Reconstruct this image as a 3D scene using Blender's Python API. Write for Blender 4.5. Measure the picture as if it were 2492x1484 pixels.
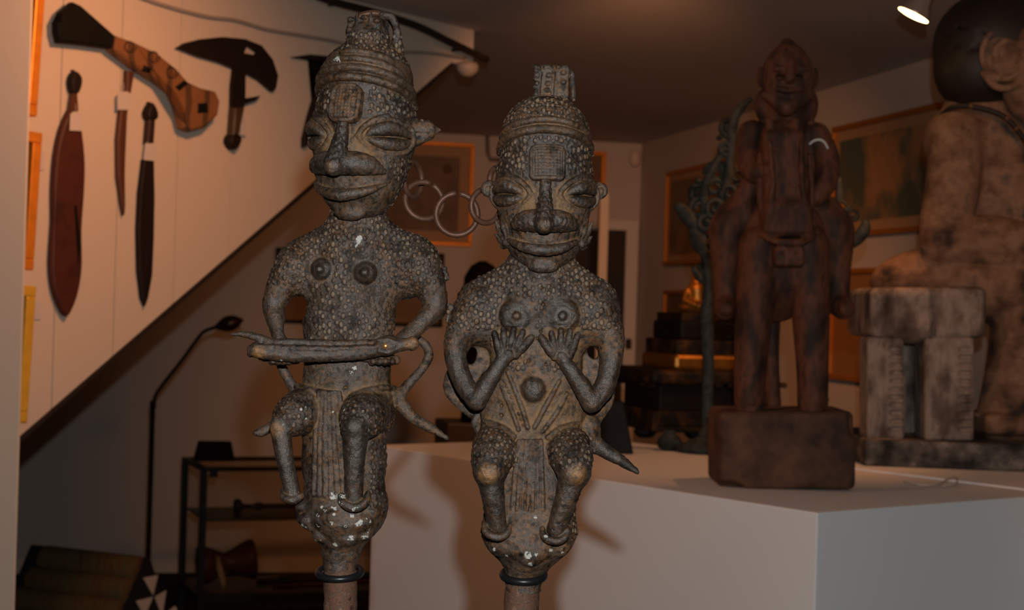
import bpy, bmesh, math, random
import numpy as np
from mathutils import Vector, Matrix, kdtree

for o in list(bpy.data.objects):
    bpy.data.objects.remove(o)
SC = bpy.context.scene
COL = SC.collection

# ------------------------------------------------------------------ camera
F = 4100.0          # focal length in pixels of the 2492 x 1484 frame
CX, CY = 1246.0, 742.0
K = 1.25            # metres per depth unit used below
RHO = 0.030         # camera roll
CAMZ = 1.40
cam_d = bpy.data.cameras.new('camera')
cam = bpy.data.objects.new('camera', cam_d)
COL.objects.link(cam)
cam_d.sensor_width = 36.0
cam_d.lens = 36.0 * F / 2492.0
cam_d.clip_start = 0.02
cam_d.dof.use_dof = True
cam_d.dof.focus_distance = 1.46
cam_d.dof.aperture_fstop = 13.0
cr, sr = math.cos(RHO), math.sin(RHO)
cam.matrix_world = Matrix(((cr, -sr, 0, 0), (0, 0, -1, 0), (sr, cr, 0, CAMZ), (0, 0, 0, 1)))
SC.camera = cam

# ------------------------------------------------------------------ world, lights, exposure
world = bpy.data.worlds.new('world')
SC.world = world
world.use_nodes = True
world.node_tree.nodes['Background'].inputs[0].default_value = (1.0, 0.55, 0.33, 1)
world.node_tree.nodes['Background'].inputs[1].default_value = 0.03
SC.view_settings.view_transform = 'Standard'
SC.view_settings.look = 'None'
SC.view_settings.exposure = 0.0
SC.view_settings.gamma = 1.0
SC.view_settings.use_curve_mapping = False


def light(name, kind, loc, energy, color, aim=None, **kw):
    d = bpy.data.lights.new(name, kind)
    d.energy = energy
    d.color = color
    for k_, v_ in kw.items():
        setattr(d, k_, v_)
    o = bpy.data.objects.new(name, d)
    COL.objects.link(o)
    o.location = loc
    if aim is not None:
        o.rotation_euler = (Vector(aim) - Vector(loc)).to_track_quat('-Z', 'Y').to_euler()
    return o


# the camera's own flash, just above and right of the lens
light('camera_flash', 'SPOT', (0.024, 0.0, CAMZ + 0.135), 98.0, (0.97, 1.0, 1.0), aim=(0.0, 2.0, CAMZ + 0.02),
      spot_size=math.radians(75), spot_blend=0.6, shadow_soft_size=0.012)
# halogen ceiling spots of the gallery, outside the frame; last two are added fill
WARM = (1.0, 0.40, 0.155)
light('halogen_spot', 'SPOT', (-0.38, 3.12, 2.14), 33.0, WARM, aim=(-1.3, 3.95, 1.35),
      spot_size=math.radians(110), spot_blend=0.8, shadow_soft_size=0.05)
light('halogen_spot.001', 'SPOT', (-1.0, 2.3, 2.14), 17.5, WARM, aim=(0.35, 3.2, 0.95),
      spot_size=math.radians(75), spot_blend=0.9, shadow_soft_size=0.06)
light('halogen_spot.002', 'SPOT', (0.3, 3.65, 2.12), 135.0, WARM, aim=(0.38, 7.6, 0.9),
      spot_size=math.radians(62), spot_blend=0.9, shadow_soft_size=0.08)
light('figure_fill', 'SPOT', (0.85, 1.75, 2.14), 26.0, WARM, aim=(1.3, 3.7, 1.55),
      spot_size=math.radians(54), spot_blend=0.9, shadow_soft_size=0.06)  # added fill lamp, warms and brightens the seated figure and rider
light('right_wall_fill', 'SPOT', (0.15, 3.4, 2.14), 9.0, WARM, aim=(1.5, 5.8, 1.75),
      spot_size=math.radians(62), spot_blend=0.9, shadow_soft_size=0.06)  # added fill lamp, brightens the right wall


# ------------------------------------------------------------------ helpers: space
def ray(px, py):
    u = (px - CX) / F
    v = (CY - py) / F
    return np.array([u * cr - v * sr, 1.0, u * sr + v * cr])


def at(px, py, Y):
    d = ray(px, py) * (Y * K)
    return Vector((d[0], d[1], CAMZ + d[2]))


class Plane:
    """vertical wall through p0 (x, y) along unit direction d; n points to the room"""
    def __init__(s, p0, d, room=(0, 0)):
        s.p = np.array(p0, float)
        d = np.array(d, float)
        s.d = d / np.linalg.norm(d)
        n = np.array([-s.d[1], s.d[0]])
        if np.dot(np.array(room) - s.p, n) < 0:
            n = -n
        s.n = n

    def sz(s, px, py):
        r = ray(px, py)
        t = np.dot(s.p, s.n) / np.dot(r[:2], s.n)
        w = r * t
        return float(np.dot(w[:2] - s.p, s.d)), float(CAMZ + w[2])

    def w(s, a, z, off=0.0):
        q = s.p + a * s.d + off * s.n
        return Vector((q[0], q[1], z))


# ------------------------------------------------------------------ helpers: objects
def tag(o, label=None, cat=None, group=None, kind=None):
    if label:
        o['label'] = label
    if cat:
        o['category'] = cat
    if group:
        o['group'] = group
    if kind:
        o['kind'] = kind
    return o


def empty(name, loc, label=None, cat=None, group=None):
    o = bpy.data.objects.new(name, None)
    COL.objects.link(o)
    o.location = loc
    o.empty_display_size = 0.05
    return tag(o, label, cat, group)


def link(name, me, material, parent=None, smooth=False):
    o = bpy.data.objects.new(name, me)
    COL.objects.link(o)
    if material is not None:
        me.materials.append(material)
    if smooth:
        me.polygons.foreach_set('use_smooth', np.ones(len(me.polygons), bool))
    if parent is not None:
        o.parent = parent
        o.matrix_parent_inverse = Matrix.Translation(parent.location).inverted()
    return o


def from_bm(name, bm, material, parent=None, smooth=False):
    bmesh.ops.recalc_face_normals(bm, faces=bm.faces)
    me = bpy.data.meshes.new(name)
    bm.to_mesh(me)
    bm.free()
    return link(name, me, material, parent, smooth)


def add_hull_box(bm, corners):
    vs = [bm.verts.new(c) for c in corners]
    for f in ((0, 1, 2, 3), (4, 5, 6, 7), (0, 1, 5, 4), (1, 2, 6, 5), (2, 3, 7, 6), (3, 0, 4, 7)):
        bm.faces.new([vs[i] for i in f])


def bevel_all(bm, w, seg=2):
    bmesh.ops.bevel(bm, geom=list(bm.edges), offset=w, segments=seg, affect='EDGES', profile=0.5, clamp_overlap=True)


def box(name, c, size, rot, material, parent=None, bevel=0.004, smooth=False, taper=1.0):
    """box with its centre at c, rotated rot about z (taper scales the top)"""
    bm = bmesh.new()
    hx, hy, hz = size[0] / 2, size[1] / 2, size[2] / 2
    ca, sa = math.cos(rot), math.sin(rot)
    pts = []
    for z, k in ((-hz, 1.0), (hz, taper)):
        for x, y in ((-hx, -hy), (hx, -hy), (hx, hy), (-hx, hy)):
            pts.append((c[0] + (x * ca - y * sa) * k, c[1] + (x * sa + y * ca) * k, c[2] + z))
    add_hull_box(bm, pts)
    if bevel:
        bevel_all(bm, bevel)
    return from_bm(name, bm, material, parent, smooth)


def prism(name, pts, z0, z1, material, parent=None, bevel=0.0, smooth=False):
    bm = bmesh.new()
    lo = [bm.verts.new((p[0], p[1], z0)) for p in pts]
    hi = [bm.verts.new((p[0], p[1], z1)) for p in pts]
    n = len(pts)
    bm.faces.new(lo)
    bm.faces.new(hi)
    for i in range(n):
        bm.faces.new((lo[i], lo[(i + 1) % n], hi[(i + 1) % n], hi[i]))
    if bevel:
        bmesh.ops.recalc_face_normals(bm, faces=bm.faces)
        bevel_all(bm, bevel)
    return from_bm(name, bm, material, parent, smooth)


def slab(name, plane, pts, off, thick, material, parent=None, dome=0.0, hole=None):
    """a flat thing on a wall: outline in (s, z), from off to off + thick, front edge rounded by dome"""
    bm = bmesh.new()
    n = len(pts)
    rings = [(0.0, 0.0), (0.0, thick * 0.55)]
    c = np.mean(np.array(pts), axis=0)
    if dome:
        rings += [(dome * 0.35, thick * 0.85), (dome, thick)]
    else:
        rings += [(0.0, thick)]
    prev = None
    P = np.array(pts)
    e = np.roll(P, -1, 0) - np.roll(P, 1, 0)
    area = 0.5 * np.sum(P[:, 0] * np.roll(P[:, 1], -1) - np.roll(P[:, 0], -1) * P[:, 1])
    nrm = np.stack([-e[:, 1], e[:, 0]], 1) * (1 if area > 0 else -1)
    nrm /= np.maximum(np.linalg.norm(nrm, axis=1, keepdims=True), 1e-9)
    for ins, h in rings:
        Q = P + nrm * ins
        ring = [bm.verts.new(plane.w(q[0], q[1], off + h)) for q in Q]
        if prev is None:
            bm.faces.new(ring)
        else:
            for i in range(n):
                bm.faces.new((prev[i], prev[(i + 1) % n], ring[(i + 1) % n], ring[i]))
        prev = ring
    bm.faces.new(prev)
    bmesh.ops.triangulate(bm, faces=[f for f in bm.faces if len(f.verts) > 4])
    return from_bm(name, bm, material, parent, False)


def spline(pts, n=8, closed=False):
    """Catmull-Rom through points of any dimension"""
    P = np.array(pts, float)
    m = len(P)
    if m < 3:
        return P
    out = []
    segs = m if closed else m - 1
    for i in range(segs):
        if closed:
            a, b, c, d = P[(i - 1) % m], P[i], P[(i + 1) % m], P[(i + 2) % m]
        else:
            b, c = P[i], P[i + 1]
            a = P[i - 1] if i > 0 else 2 * b - c
            d = P[i + 2] if i + 2 < m else 2 * c - b
        for j in range(n):
            t = j / n
            out.append(0.5 * ((2 * b) + (c - a) * t + (2 * a - 5 * b + 4 * c - d) * t * t + (3 * b - a - 3 * c + d) * t ** 3))
    if not closed:
        out.append(P[-1])
    return np.array(out)


def tube(name, pts, radii, material, parent=None, n=12, closed=False, caps=True):
    """swept round tube through 3D points"""
    P = [Vector(p) for p in pts]
    m = len(P)
    if not hasattr(radii, '__len__'):
        radii = [radii] * m
    bm = bmesh.new()
    rings = []
    up = None
    for i in range(m):
        if closed:
            t = (P[(i + 1) % m] - P[i - 1]).normalized()
        else:
            t = (P[min(i + 1, m - 1)] - P[max(i - 1, 0)]).normalized()
        if up is None:
            up = Vector((0, 0, 1)) if abs(t.z) < 0.9 else Vector((1, 0, 0))
        a = t.cross(up).normalized()
        b = a.cross(t).normalized()
        up = b
        rings.append([bm.verts.new(P[i] + (a * math.cos(2 * math.pi * k / n) + b * math.sin(2 * math.pi * k / n)) * radii[i]) for k in range(n)])
    for i in range(m if closed else m - 1):
        r0, r1 = rings[i], rings[(i + 1) % m]
        sh = 0
        if closed and i == m - 1:
            sh = min(range(n), key=lambda q: (r0[0].co - r1[q].co).length)
        for k in range(n):
            bm.faces.new((r0[k], r0[(k + 1) % n], r1[(k + 1 + sh) % n], r1[(k + sh) % n]))
    if not closed and caps:
        bm.faces.new(rings[0])
        bm.faces.new(rings[-1])
    return from_bm(name, bm, material, parent, True)


def lathe(name, base, prof, material, parent=None, n=24, axis=None, squash=1.0):
    """solid of revolution about the z axis (or axis) through base: prof = [(r, h)]"""
    bm = bmesh.new()
    ax = Vector(axis).normalized() if axis else Vector((0, 0, 1))
    q = ax.to_track_quat('Z', 'X')
    rings = []
    for r, h in prof:
        rings.append([bm.verts.new(Vector(base) + q @ Vector((r * math.cos(2 * math.pi * k / n), squash * r * math.sin(2 * math.pi * k / n), h))) for k in range(n)])
    for a, b in zip(rings[:-1], rings[1:]):
        for k in range(n):
            bm.faces.new((a[k], a[(k + 1) % n], b[(k + 1) % n], b[k]))
    bm.faces.new(rings[0])
    bm.faces.new(rings[-1])
    return from_bm(name, bm, material, parent, True)


# ------------------------------------------------------------------ helpers: materials
class NT:
    def __init__(s, name):
        s.m = bpy.data.materials.new(name)
        s.m.use_nodes = True
        s.t = s.m.node_tree
        s.b = s.t.nodes['Principled BSDF']

    def n(s, typ, **kw):
        x = s.t.nodes.new(typ)
        for k_, v_ in kw.items():
            if k_.startswith('_'):
                setattr(x, k_[1:], v_)
            else:
                x.inputs[k_].default_value = v_
        return x

    def l(s, a, b):
        s.t.links.new(a, b)

    def coord(s, scale=(1, 1, 1), rot=(0, 0, 0)):
        c = s.n('ShaderNodeTexCoord')
        mp = s.n('ShaderNodeMapping')
        mp.inputs['Scale'].default_value = scale
        mp.inputs['Rotation'].default_value = rot
        s.l(c.outputs['Object'], mp.inputs['Vector'])
        return mp.outputs['Vector']

    def noise(s, scale, vec=None, detail=4.0, rough=0.55):
        x = s.n('ShaderNodeTexNoise')
        x.inputs['Scale'].default_value = scale
        x.inputs['Detail'].default_value = detail
        x.inputs['Roughness'].default_value = rough
        if vec is not None:
            s.l(vec, x.inputs['Vector'])
        return x.outputs['Fac']

    def ramp(s, fac, stops):
        x = s.n('ShaderNodeValToRGB')
        e = x.color_ramp.elements
        while len(e) < len(stops):
            e.new(0.5)
        for q, (p, c) in zip(e, stops):
            q.position = p
            q.color = (c, c, c, 1) if not hasattr(c, '__len__') else (*c, 1)
        s.l(fac, x.inputs['Fac'])
        return x.outputs['Color']

    def mix(s, fac, a, b, mode='MIX'):
        x = s.n('ShaderNodeMix', _data_type='RGBA', _blend_type=mode)
        for sock, v in ((x.inputs[0], fac), (x.inputs[6], a), (x.inputs[7], b)):
            if hasattr(v, 'is_output'):
                s.l(v, sock)
            elif hasattr(v, '__len__'):
                sock.default_value = (*v, 1)
            else:
                sock.default_value = v
        return x.outputs[2]

    def math(s, op, a, b=0.0):
        x = s.n('ShaderNodeMath', _operation=op)
        for sock, v in ((x.inputs[0], a), (x.inputs[1], b)):
            if hasattr(v, 'is_output'):
                s.l(v, sock)
            else:
                sock.default_value = v
        return x.outputs[0]

    def attr(s, name):
        x = s.n('ShaderNodeAttribute', _attribute_name=name)
        return x.outputs['Fac']

    def bump(s, h, strength, dist):
        x = s.n('ShaderNodeBump', Strength=strength, Distance=dist)
        s.l(h, x.inputs['Height'])
        s.l(x.outputs['Normal'], s.b.inputs['Normal'])

    def set(s, color=None, rough=None, metal=None, spec=None):
        for nm, v in (('Base Color', color), ('Roughness', rough), ('Metallic', metal), ('Specular IOR Level', spec)):
            if v is None:
                continue
            if hasattr(v, 'is_output'):
                s.l(v, s.b.inputs[nm])
            else:
                s.b.inputs[nm].default_value = (*v, 1) if hasattr(v, '__len__') else v
        return s.m


def plain(name, c, rough=0.6, metal=0.0, var=0.25, scale=12.0, bump=0.0, spec=0.3, stretch=(1, 1, 1)):
    t = NT(name)
    v = t.coord(stretch)
    f = t.noise(scale, v)
    k = 1.0 - var
    col = t.mix(f, tuple(x * k for x in c), tuple(min(1, x * (1 + var)) for x in c))
    if bump:
        t.bump(t.noise(scale * 4, v), 0.5, bump)
    return t.set(col, rough, metal, spec)


def blotchy(name, cols, scale, rough=0.7, metal=0.0, bump=0.002, spec=0.4, stretch=(1, 1, 1)):
    """several colours in irregular patches"""
    t = NT(name)
    v = t.coord(stretch)
    f = t.noise(scale, v, 6, 0.6)
    n = len(cols)
    st = [(0.32 + 0.36 * i / (n - 1), c) for i, c in enumerate(cols)]
    col = t.ramp(f, st)
    col = t.mix(t.noise(scale * 5, v, 5), t.mix(0.35, col, (0.0, 0.0, 0.0)), col)
    t.bump(t.noise(scale * 3, v, 6), 0.6, bump)
    return t.set(col, rough, metal, spec)


# ------------------------------------------------------------------ helpers: sculpting (signed distance field -> mesh)
class Sculpt:
    def __init__(s, lo, hi, h):
        s.h = h
        s.ax = [np.arange(lo[i], hi[i] + h, h, dtype=np.float32) for i in range(3)]
        s.D = np.full([len(a) for a in s.ax], 60.0, np.float32)

    def _sub(s, lo, hi):
        sl = []
        for i in range(3):
            a = max(0, int(np.searchsorted(s.ax[i], lo[i])) - 1)
            b = min(len(s.ax[i]), int(np.searchsorted(s.ax[i], hi[i])) + 1)
            if b <= a:
                return None
            sl.append(slice(a, b))
        g = np.meshgrid(*[s.ax[i][sl[i]] for i in range(3)], indexing='ij', sparse=True)
        return tuple(sl), g

    def _put(s, sl, d, k, cut):
        A = s.D[sl]
        if cut:
            d = -d
            if k > 0:
                h = np.maximum(k - np.abs(A - d), 0) / k
                s.D[sl] = np.maximum(A, d) + h * h * k * 0.25
            else:
                s.D[sl] = np.maximum(A, d)
        else:
            if k > 0:
                h = np.maximum(k - np.abs(A - d), 0) / k
                s.D[sl] = np.minimum(A, d) - h * h * k * 0.25
            else:
                s.D[sl] = np.minimum(A, d)

    def ell(s, c, r, rot=None, k=6.0, cut=False):
        m = max(r) + k + 8 if rot is not None else None
        e = [m] * 3 if m else [q + k + 8 for q in r]
        q = s._sub([c[i] - e[i] for i in range(3)], [c[i] + e[i] for i in range(3)])
        if q is None:
            return
        sl, g = q
        p = [g[i] - np.float32(c[i]) for i in range(3)]
        if rot is not None:
            R = np.array(rot, np.float32)
            p = [p[0] * R[0, i] + p[1] * R[1, i] + p[2] * R[2, i] for i in range(3)]
        r = [np.float32(x) for x in r]
        k0 = np.sqrt((p[0] / r[0]) ** 2 + (p[1] / r[1]) ** 2 + (p[2] / r[2]) ** 2)
        k1 = np.sqrt((p[0] / r[0] ** 2) ** 2 + (p[1] / r[1] ** 2) ** 2 + (p[2] / r[2] ** 2) ** 2)
        d = k0 * (k0 - 1) / np.maximum(k1, 1e-6)
        d = np.where(k0 < 1e-3, -min(r), d)
        s._put(sl, d.astype(np.float32), k, cut)

    def box(s, c, half, r=4.0, rot=None, k=4.0, cut=False):
        m = math.sqrt(sum(x * x for x in half)) + k + 8
        e = [m] * 3 if rot is not None else [x + k + 8 for x in half]
        q = s._sub([c[i] - e[i] for i in range(3)], [c[i] + e[i] for i in range(3)])
        if q is None:
            return
        sl, g = q
        p = [g[i] - np.float32(c[i]) for i in range(3)]
        if rot is not None:
            R = np.array(rot, np.float32)
            p = [p[0] * R[0, i] + p[1] * R[1, i] + p[2] * R[2, i] for i in range(3)]
        a = [np.abs(p[i]) - (half[i] - r) for i in range(3)]
        d = np.sqrt(np.maximum(a[0], 0) ** 2 + np.maximum(a[1], 0) ** 2 + np.maximum(a[2], 0) ** 2) \
            + np.minimum(np.maximum(np.maximum(a[0], a[1]), a[2]), 0) - r
        s._put(sl, d.astype(np.float32), k, cut)

    def tube(s, pts, rad, k=3.0, cut=False, flat=1.0, smooth=0):
        """chain of tapered capsules; flat < 1 squashes it along z"""
        P = np.array(pts, np.float32)
        if not hasattr(rad, '__len__'):
            rad = [rad] * len(P)
        rad = np.array(rad, np.float32)
        if smooth:
            Q = spline(np.concatenate([P, rad[:, None]], 1), smooth)
            P, rad = Q[:, :3].astype(np.float32), np.maximum(Q[:, 3], 0.5).astype(np.float32)
        m = float(rad.max()) + k + 8
        q = s._sub(P.min(0) - m, P.max(0) + m)
        if q is None:
            return
        sl, g = q
        best = None
        iz = np.float32(1.0 / flat)
        for i in range(len(P) - 1):
            a, b = P[i], P[i + 1]
            ba = b - a
            bb = np.array([ba[0], ba[1], ba[2] * iz])
            L = max(float(np.dot(bb, bb)), 1e-6)
            px, py, pz = g[0] - a[0], g[1] - a[1], (g[2] - a[2]) * iz
            t = np.clip((px * bb[0] + py * bb[1] + pz * bb[2]) / L, 0, 1)
            d = np.sqrt((px - t * bb[0]) ** 2 + (py - t * bb[1]) ** 2 + (pz - t * bb[2]) ** 2) - (rad[i] + (rad[i + 1] - rad[i]) * t)
            best = d if best is None else np.minimum(best, d)
        s._put(sl, best.astype(np.float32), k, cut)

    def snap(s):
        s.D0 = s.D.copy()

    def surf(s, x, y, default=0.0):
        """front surface depth at (x, y) of the snapshot"""
        i = int(round((x - s.ax[0][0]) / s.h))
        j = int(round((y - s.ax[1][0]) / s.h))
        i = min(max(i, 0), s.D0.shape[0] - 1)
        j = min(max(j, 0), s.D0.shape[1] - 1)
        c = np.nonzero(s.D0[i, j] < 0)[0]
        return float(s.ax[2][c[-1]]) if len(c) else default

    def on(s, pts, off=0.0, default=0.0):
        o = off if hasattr(off, '__len__') else [off] * len(pts)
        return [(p[0], p[1], s.surf(p[0], p[1], default) + q) for p, q in zip(pts, o)]

    def mesh(s):
        """surface nets: returns vertices and quads"""
        D = s.D
        ins = D < 0
        sh = np.array(D.shape) - 1
        cnt = np.zeros(sh, np.int8)
        offs = [(i, j, k) for i in (0, 1) for j in (0, 1) for k in (0, 1)]
        for i, j, k in offs:
            cnt += ins[i:i + sh[0], j:j + sh[1], k:k + sh[2]]
        act = np.argwhere((cnt > 0) & (cnt < 8))
        idx = np.full(sh, -1, np.int32)
        idx[act[:, 0], act[:, 1], act[:, 2]] = np.arange(len(act))
        vals = np.stack([D[act[:, 0] + i, act[:, 1] + j, act[:, 2] + k] for i, j, k in offs], 1)
        acc = np.zeros((len(act), 3))
        num = np.zeros(len(act))
        O = np.array(offs, float)
        for a in range(8):
            for b in range(a + 1, 8):
                if np.abs(O[a] - O[b]).sum() != 1:
                    continue
                va, vb = vals[:, a], vals[:, b]
                m = (va < 0) != (vb < 0)
                t = np.where(m, va / np.where(m, va - vb, 1), 0)
                acc += m[:, None] * (O[a] + t[:, None] * (O[b] - O[a]))
                num += m
        V = (act + acc / num[:, None]) * s.h + np.array([a[0] for a in s.ax])
        quads = []
        for ax in range(3):
            u, v = (ax + 1) % 3, (ax + 2) % 3
            s0 = [slice(None)] * 3
            s1 = [slice(None)] * 3
            s0[ax] = slice(0, -1)
            s1[ax] = slice(1, None)
            a, b = ins[tuple(s0)], ins[tuple(s1)]
            e = np.argwhere(a != b)
            e = e[(e[:, u] > 0) & (e[:, v] > 0) & (e[:, u] < sh[u]) & (e[:, v] < sh[v])]
            fl = a[e[:, 0], e[:, 1], e[:, 2]]
            c = []
            for du, dv in ((-1, -1), (0, -1), (0, 0), (-1, 0)):
                q = e.copy()
                q[:, u] += du
                q[:, v] += dv
                c.append(idx[q[:, 0], q[:, 1], q[:, 2]])
            Q = np.stack(c, 1)
            Q[~fl] = Q[~fl][:, ::-1]
            quads.append(Q)
        return V.astype(np.float64), np.concatenate(quads)


def normals(V, Q):
    n = np.cross(V[Q[:, 2]] - V[Q[:, 0]], V[Q[:, 3]] - V[Q[:, 1]])
    N = np.zeros_like(V)
    for c in range(3):
        for k in range(4):
            N[:, c] += np.bincount(Q[:, k], n[:, c], len(V))
    return N / np.maximum(np.linalg.norm(N, axis=1, keepdims=True), 1e-9)


def averager(Q, nv):
    a = np.concatenate([Q[:, i] for i in range(4)])
    b = np.concatenate([Q[:, (i + 1) % 4] for i in range(4)])
    A, B = np.concatenate([a, b]), np.concatenate([b, a])
    deg = np.maximum(np.bincount(A, minlength=nv), 1)

    def f(x):
        if x.ndim == 1:
            return np.bincount(A, x[B], nv) / deg
        return np.stack([np.bincount(A, x[B, c], nv) / deg for c in range(x.shape[1])], 1)
    return f


def pebble(V, N, mask, spacing, radius, height, rng, stretch=1.0):
    """raise small separate pellets on the masked part of the surface; returns moved V and how high each vertex sits"""
    W = V.copy()
    W[:, 1] /= stretch
    cand = np.nonzero(mask > 0.3)[0]
    wear = np.zeros(len(V))
    if len(cand) == 0:
        return V, wear
    order = rng.permutation(cand)[:90000]
    grid = {}
    pts = []
    s2 = spacing * spacing
    for i in order:
        p = W[i]
        c = (int(p[0] // spacing), int(p[1] // spacing), int(p[2] // spacing))
        ok = True
        for dx in (-1, 0, 1):
            for dy in (-1, 0, 1):
                for dz in (-1, 0, 1):
                    for q in grid.get((c[0] + dx, c[1] + dy, c[2] + dz), ()):
                        if (q[0] - p[0]) ** 2 + (q[1] - p[1]) ** 2 + (q[2] - p[2]) ** 2 < s2:
                            ok = False
                            break
                    if not ok:
                        break
                if not ok:
                    break
            if not ok:
                break
        if ok:
            grid.setdefault(c, []).append(p)
            pts.append(i)
    kd = kdtree.KDTree(len(pts))
    for j, i in enumerate(pts):
        kd.insert(W[i], j)
    kd.balance()
    hs = rng.uniform(0.55, 1.25, len(pts))
    rs = rng.uniform(0.75, 1.12, len(pts)) * radius
    for i in np.nonzero(mask > 0.05)[0]:
        co, j, d = kd.find(W[i])
        t = 1.0 - d / rs[j]
        if t > 0:
            t = min(1.0, t * 1.9)
            wear[i] = t * t * (3 - 2 * t) * hs[j] * mask[i]
    return V + N * (wear * height)[:, None], wear


def sculpt_object(name, V, Q, to_world, material, parent=None, attrs=None):
    Wd = to_world(V)
    a, b, c = Wd[Q[:, 0]], Wd[Q[:, 1]], Wd[Q[:, 2]]
    vol = np.sum(np.einsum('ij,ij->i', a, np.cross(b, c)))
    cen = Wd.mean(0)
    vol = np.sum(np.einsum('ij,ij->i', a - cen, np.cross(b - cen, c - cen)))
    if vol < 0:
        Q = Q[:, ::-1]
    me = bpy.data.meshes.new(name)
    me.vertices.add(len(Wd))
    me.vertices.foreach_set('co', Wd.astype(np.float32).ravel())
    me.loops.add(Q.size)
    me.loops.foreach_set('vertex_index', np.ascontiguousarray(Q).astype(np.int32).ravel())
    me.polygons.add(len(Q))
    me.polygons.foreach_set('loop_start', np.arange(0, Q.size, 4, dtype=np.int32))
    me.update(calc_edges=True)
    for k_, v_ in (attrs or {}).items():
        at_ = me.attributes.new(k_, 'FLOAT', 'POINT')
        at_.data.foreach_set('value', np.asarray(v_, np.float32))
    return link(name, me, material, parent, True)


def rotx(d):
    c, s_ = math.cos(math.radians(d)), math.sin(math.radians(d))
    return np.array([[1, 0, 0], [0, c, -s_], [0, s_, c]])


def roty(d):
    c, s_ = math.cos(math.radians(d)), math.sin(math.radians(d))
    return np.array([[c, 0, s_], [0, 1, 0], [-s_, 0, c]])


def rotz(d):
    c, s_ = math.cos(math.radians(d)), math.sin(math.radians(d))
    return np.array([[c, -s_, 0], [s_, c, 0], [0, 0, 1]])


def mapper(Y):
    """sculpting units (pixels across the plane at depth Y, z towards the viewer) -> metres in the room"""
    o = at(CX, CY, Y)
    S = Y * K / F
    ex = np.array([cr, 0, sr]) * S
    ey = np.array([sr, 0, -cr]) * S
    ez = np.array([0, -1.0, 0]) * S
    O = np.array(o)

    def f(V):
        return O + (V[:, 0:1] - CX) * ex + (V[:, 1:2] - CY) * ey + V[:, 2:3] * ez
    return f


def P1(mp, x, y, z=0.0):
    return Vector(mp(np.array([[x, y, z]], float))[0])

# ================================================================== THE ROOM
def wallpaint(name, c, rough=0.75):
    t = NT(name)
    v = t.coord()
    col = t.mix(t.noise(2.5, v, 3), tuple(x * 0.93 for x in c), c)
    t.bump(t.noise(160, v, 3), 0.25, 0.0006)
    return t.set(col, rough, 0.0, 0.25)


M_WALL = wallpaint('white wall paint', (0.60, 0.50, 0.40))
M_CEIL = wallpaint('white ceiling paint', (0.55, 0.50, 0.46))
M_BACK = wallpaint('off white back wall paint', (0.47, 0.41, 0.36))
M_PLINTH = wallpaint('white plinth paint', (0.74, 0.73, 0.72), 0.5)
M_BLACK = plain('black lacquer', (0.010, 0.007, 0.006), 0.6, var=0.2, scale=20, spec=0.15)
M_RAIL = plain('dark stained rail', (0.020, 0.013, 0.010), 0.5, var=0.3, scale=15)
M_GOLD = plain('gilt moulding', (0.72, 0.24, 0.022), 0.38, metal=0.35, var=0.3, scale=40, bump=0.0005)
M_GOLD3 = plain('dull gilt moulding', (0.36, 0.125, 0.014), 0.45, metal=0.35, var=0.35, scale=40, bump=0.0005)
M_GOLD2 = plain('yellow gilt moulding', (0.75, 0.44, 0.045), 0.35, metal=0.3, var=0.25, scale=40, bump=0.0005)
M_CARPET = blotchy('dark patterned carpet', [(0.010, 0.008, 0.007), (0.03, 0.022, 0.016), (0.05, 0.038, 0.026)], 60, 0.95, spec=0.1)

CEIL = CAMZ + 0.6455 * K
FLOOR2 = 0.12

# right wall, back wall and stair wall as vertical planes
CORNER = np.array([0.489, 6.6]) * K
W_R = Plane(CORNER, (0.218, -0.976))
W_B = Plane(CORNER, (-0.976, -0.218))
pA = at(60, 742, 2.96)
pB = at(1155, 742, 4.01)
W_S = Plane((pA.x, pA.y), (pB.x - pA.x, pB.y - pA.y))


def struct(o):
    o['kind'] = 'structure'
    return o


bm = bmesh.new()
add_hull_box(bm, [(-5, -2.5, -0.1), (5, -2.5, -0.1), (5, 5.2, -0.1), (-5, 5.2, -0.1), (-5, -2.5, 0), (5, -2.5, 0), (5, 5.2, 0), (-5, 5.2, 0)])
struct(from_bm('floor', bm, M_CARPET))
bm = bmesh.new()
add_hull_box(bm, [(-5, 5.2, -0.1), (5, 5.2, -0.1), (5, 11, -0.1), (-5, 11, -0.1), (-5, 5.2, FLOOR2), (5, 5.2, FLOOR2), (5, 11, FLOOR2), (-5, 11, FLOOR2)])
struct(from_bm('floor_raised', bm, M_CARPET))
bm = bmesh.new()
add_hull_box(bm, [(-5, -2.5, CEIL), (5, -2.5, CEIL), (5, 11, CEIL), (-5, 11, CEIL), (-5, -2.5, CEIL + 0.1), (5, -2.5, CEIL + 0.1), (5, 11, CEIL + 0.1), (-5, 11, CEIL + 0.1)])
struct(from_bm('ceiling', bm, M_CEIL))


def wall_box(name, pl, s0, s1, z0, z1, o0, o1, material, parent=None, bevel=0.0):
    bm = bmesh.new()
    add_hull_box(bm, [pl.w(s0, z0, o0), pl.w(s1, z0, o0), pl.w(s1, z0, o1), pl.w(s0, z0, o1),
                      pl.w(s0, z1, o0), pl.w(s1, z1, o0), pl.w(s1, z1, o1), pl.w(s0, z1, o1)])
    if bevel:
        bmesh.ops.recalc_face_normals(bm, faces=bm.faces)
        bevel_all(bm, bevel)
    return from_bm(name, bm, material, parent)


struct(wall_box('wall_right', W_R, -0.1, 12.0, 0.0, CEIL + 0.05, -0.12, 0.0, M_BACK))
struct(wall_box('wall_back', W_B, -0.1, 6.0, 0.0, CEIL + 0.05, -0.12, 0.0, M_BACK))

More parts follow.
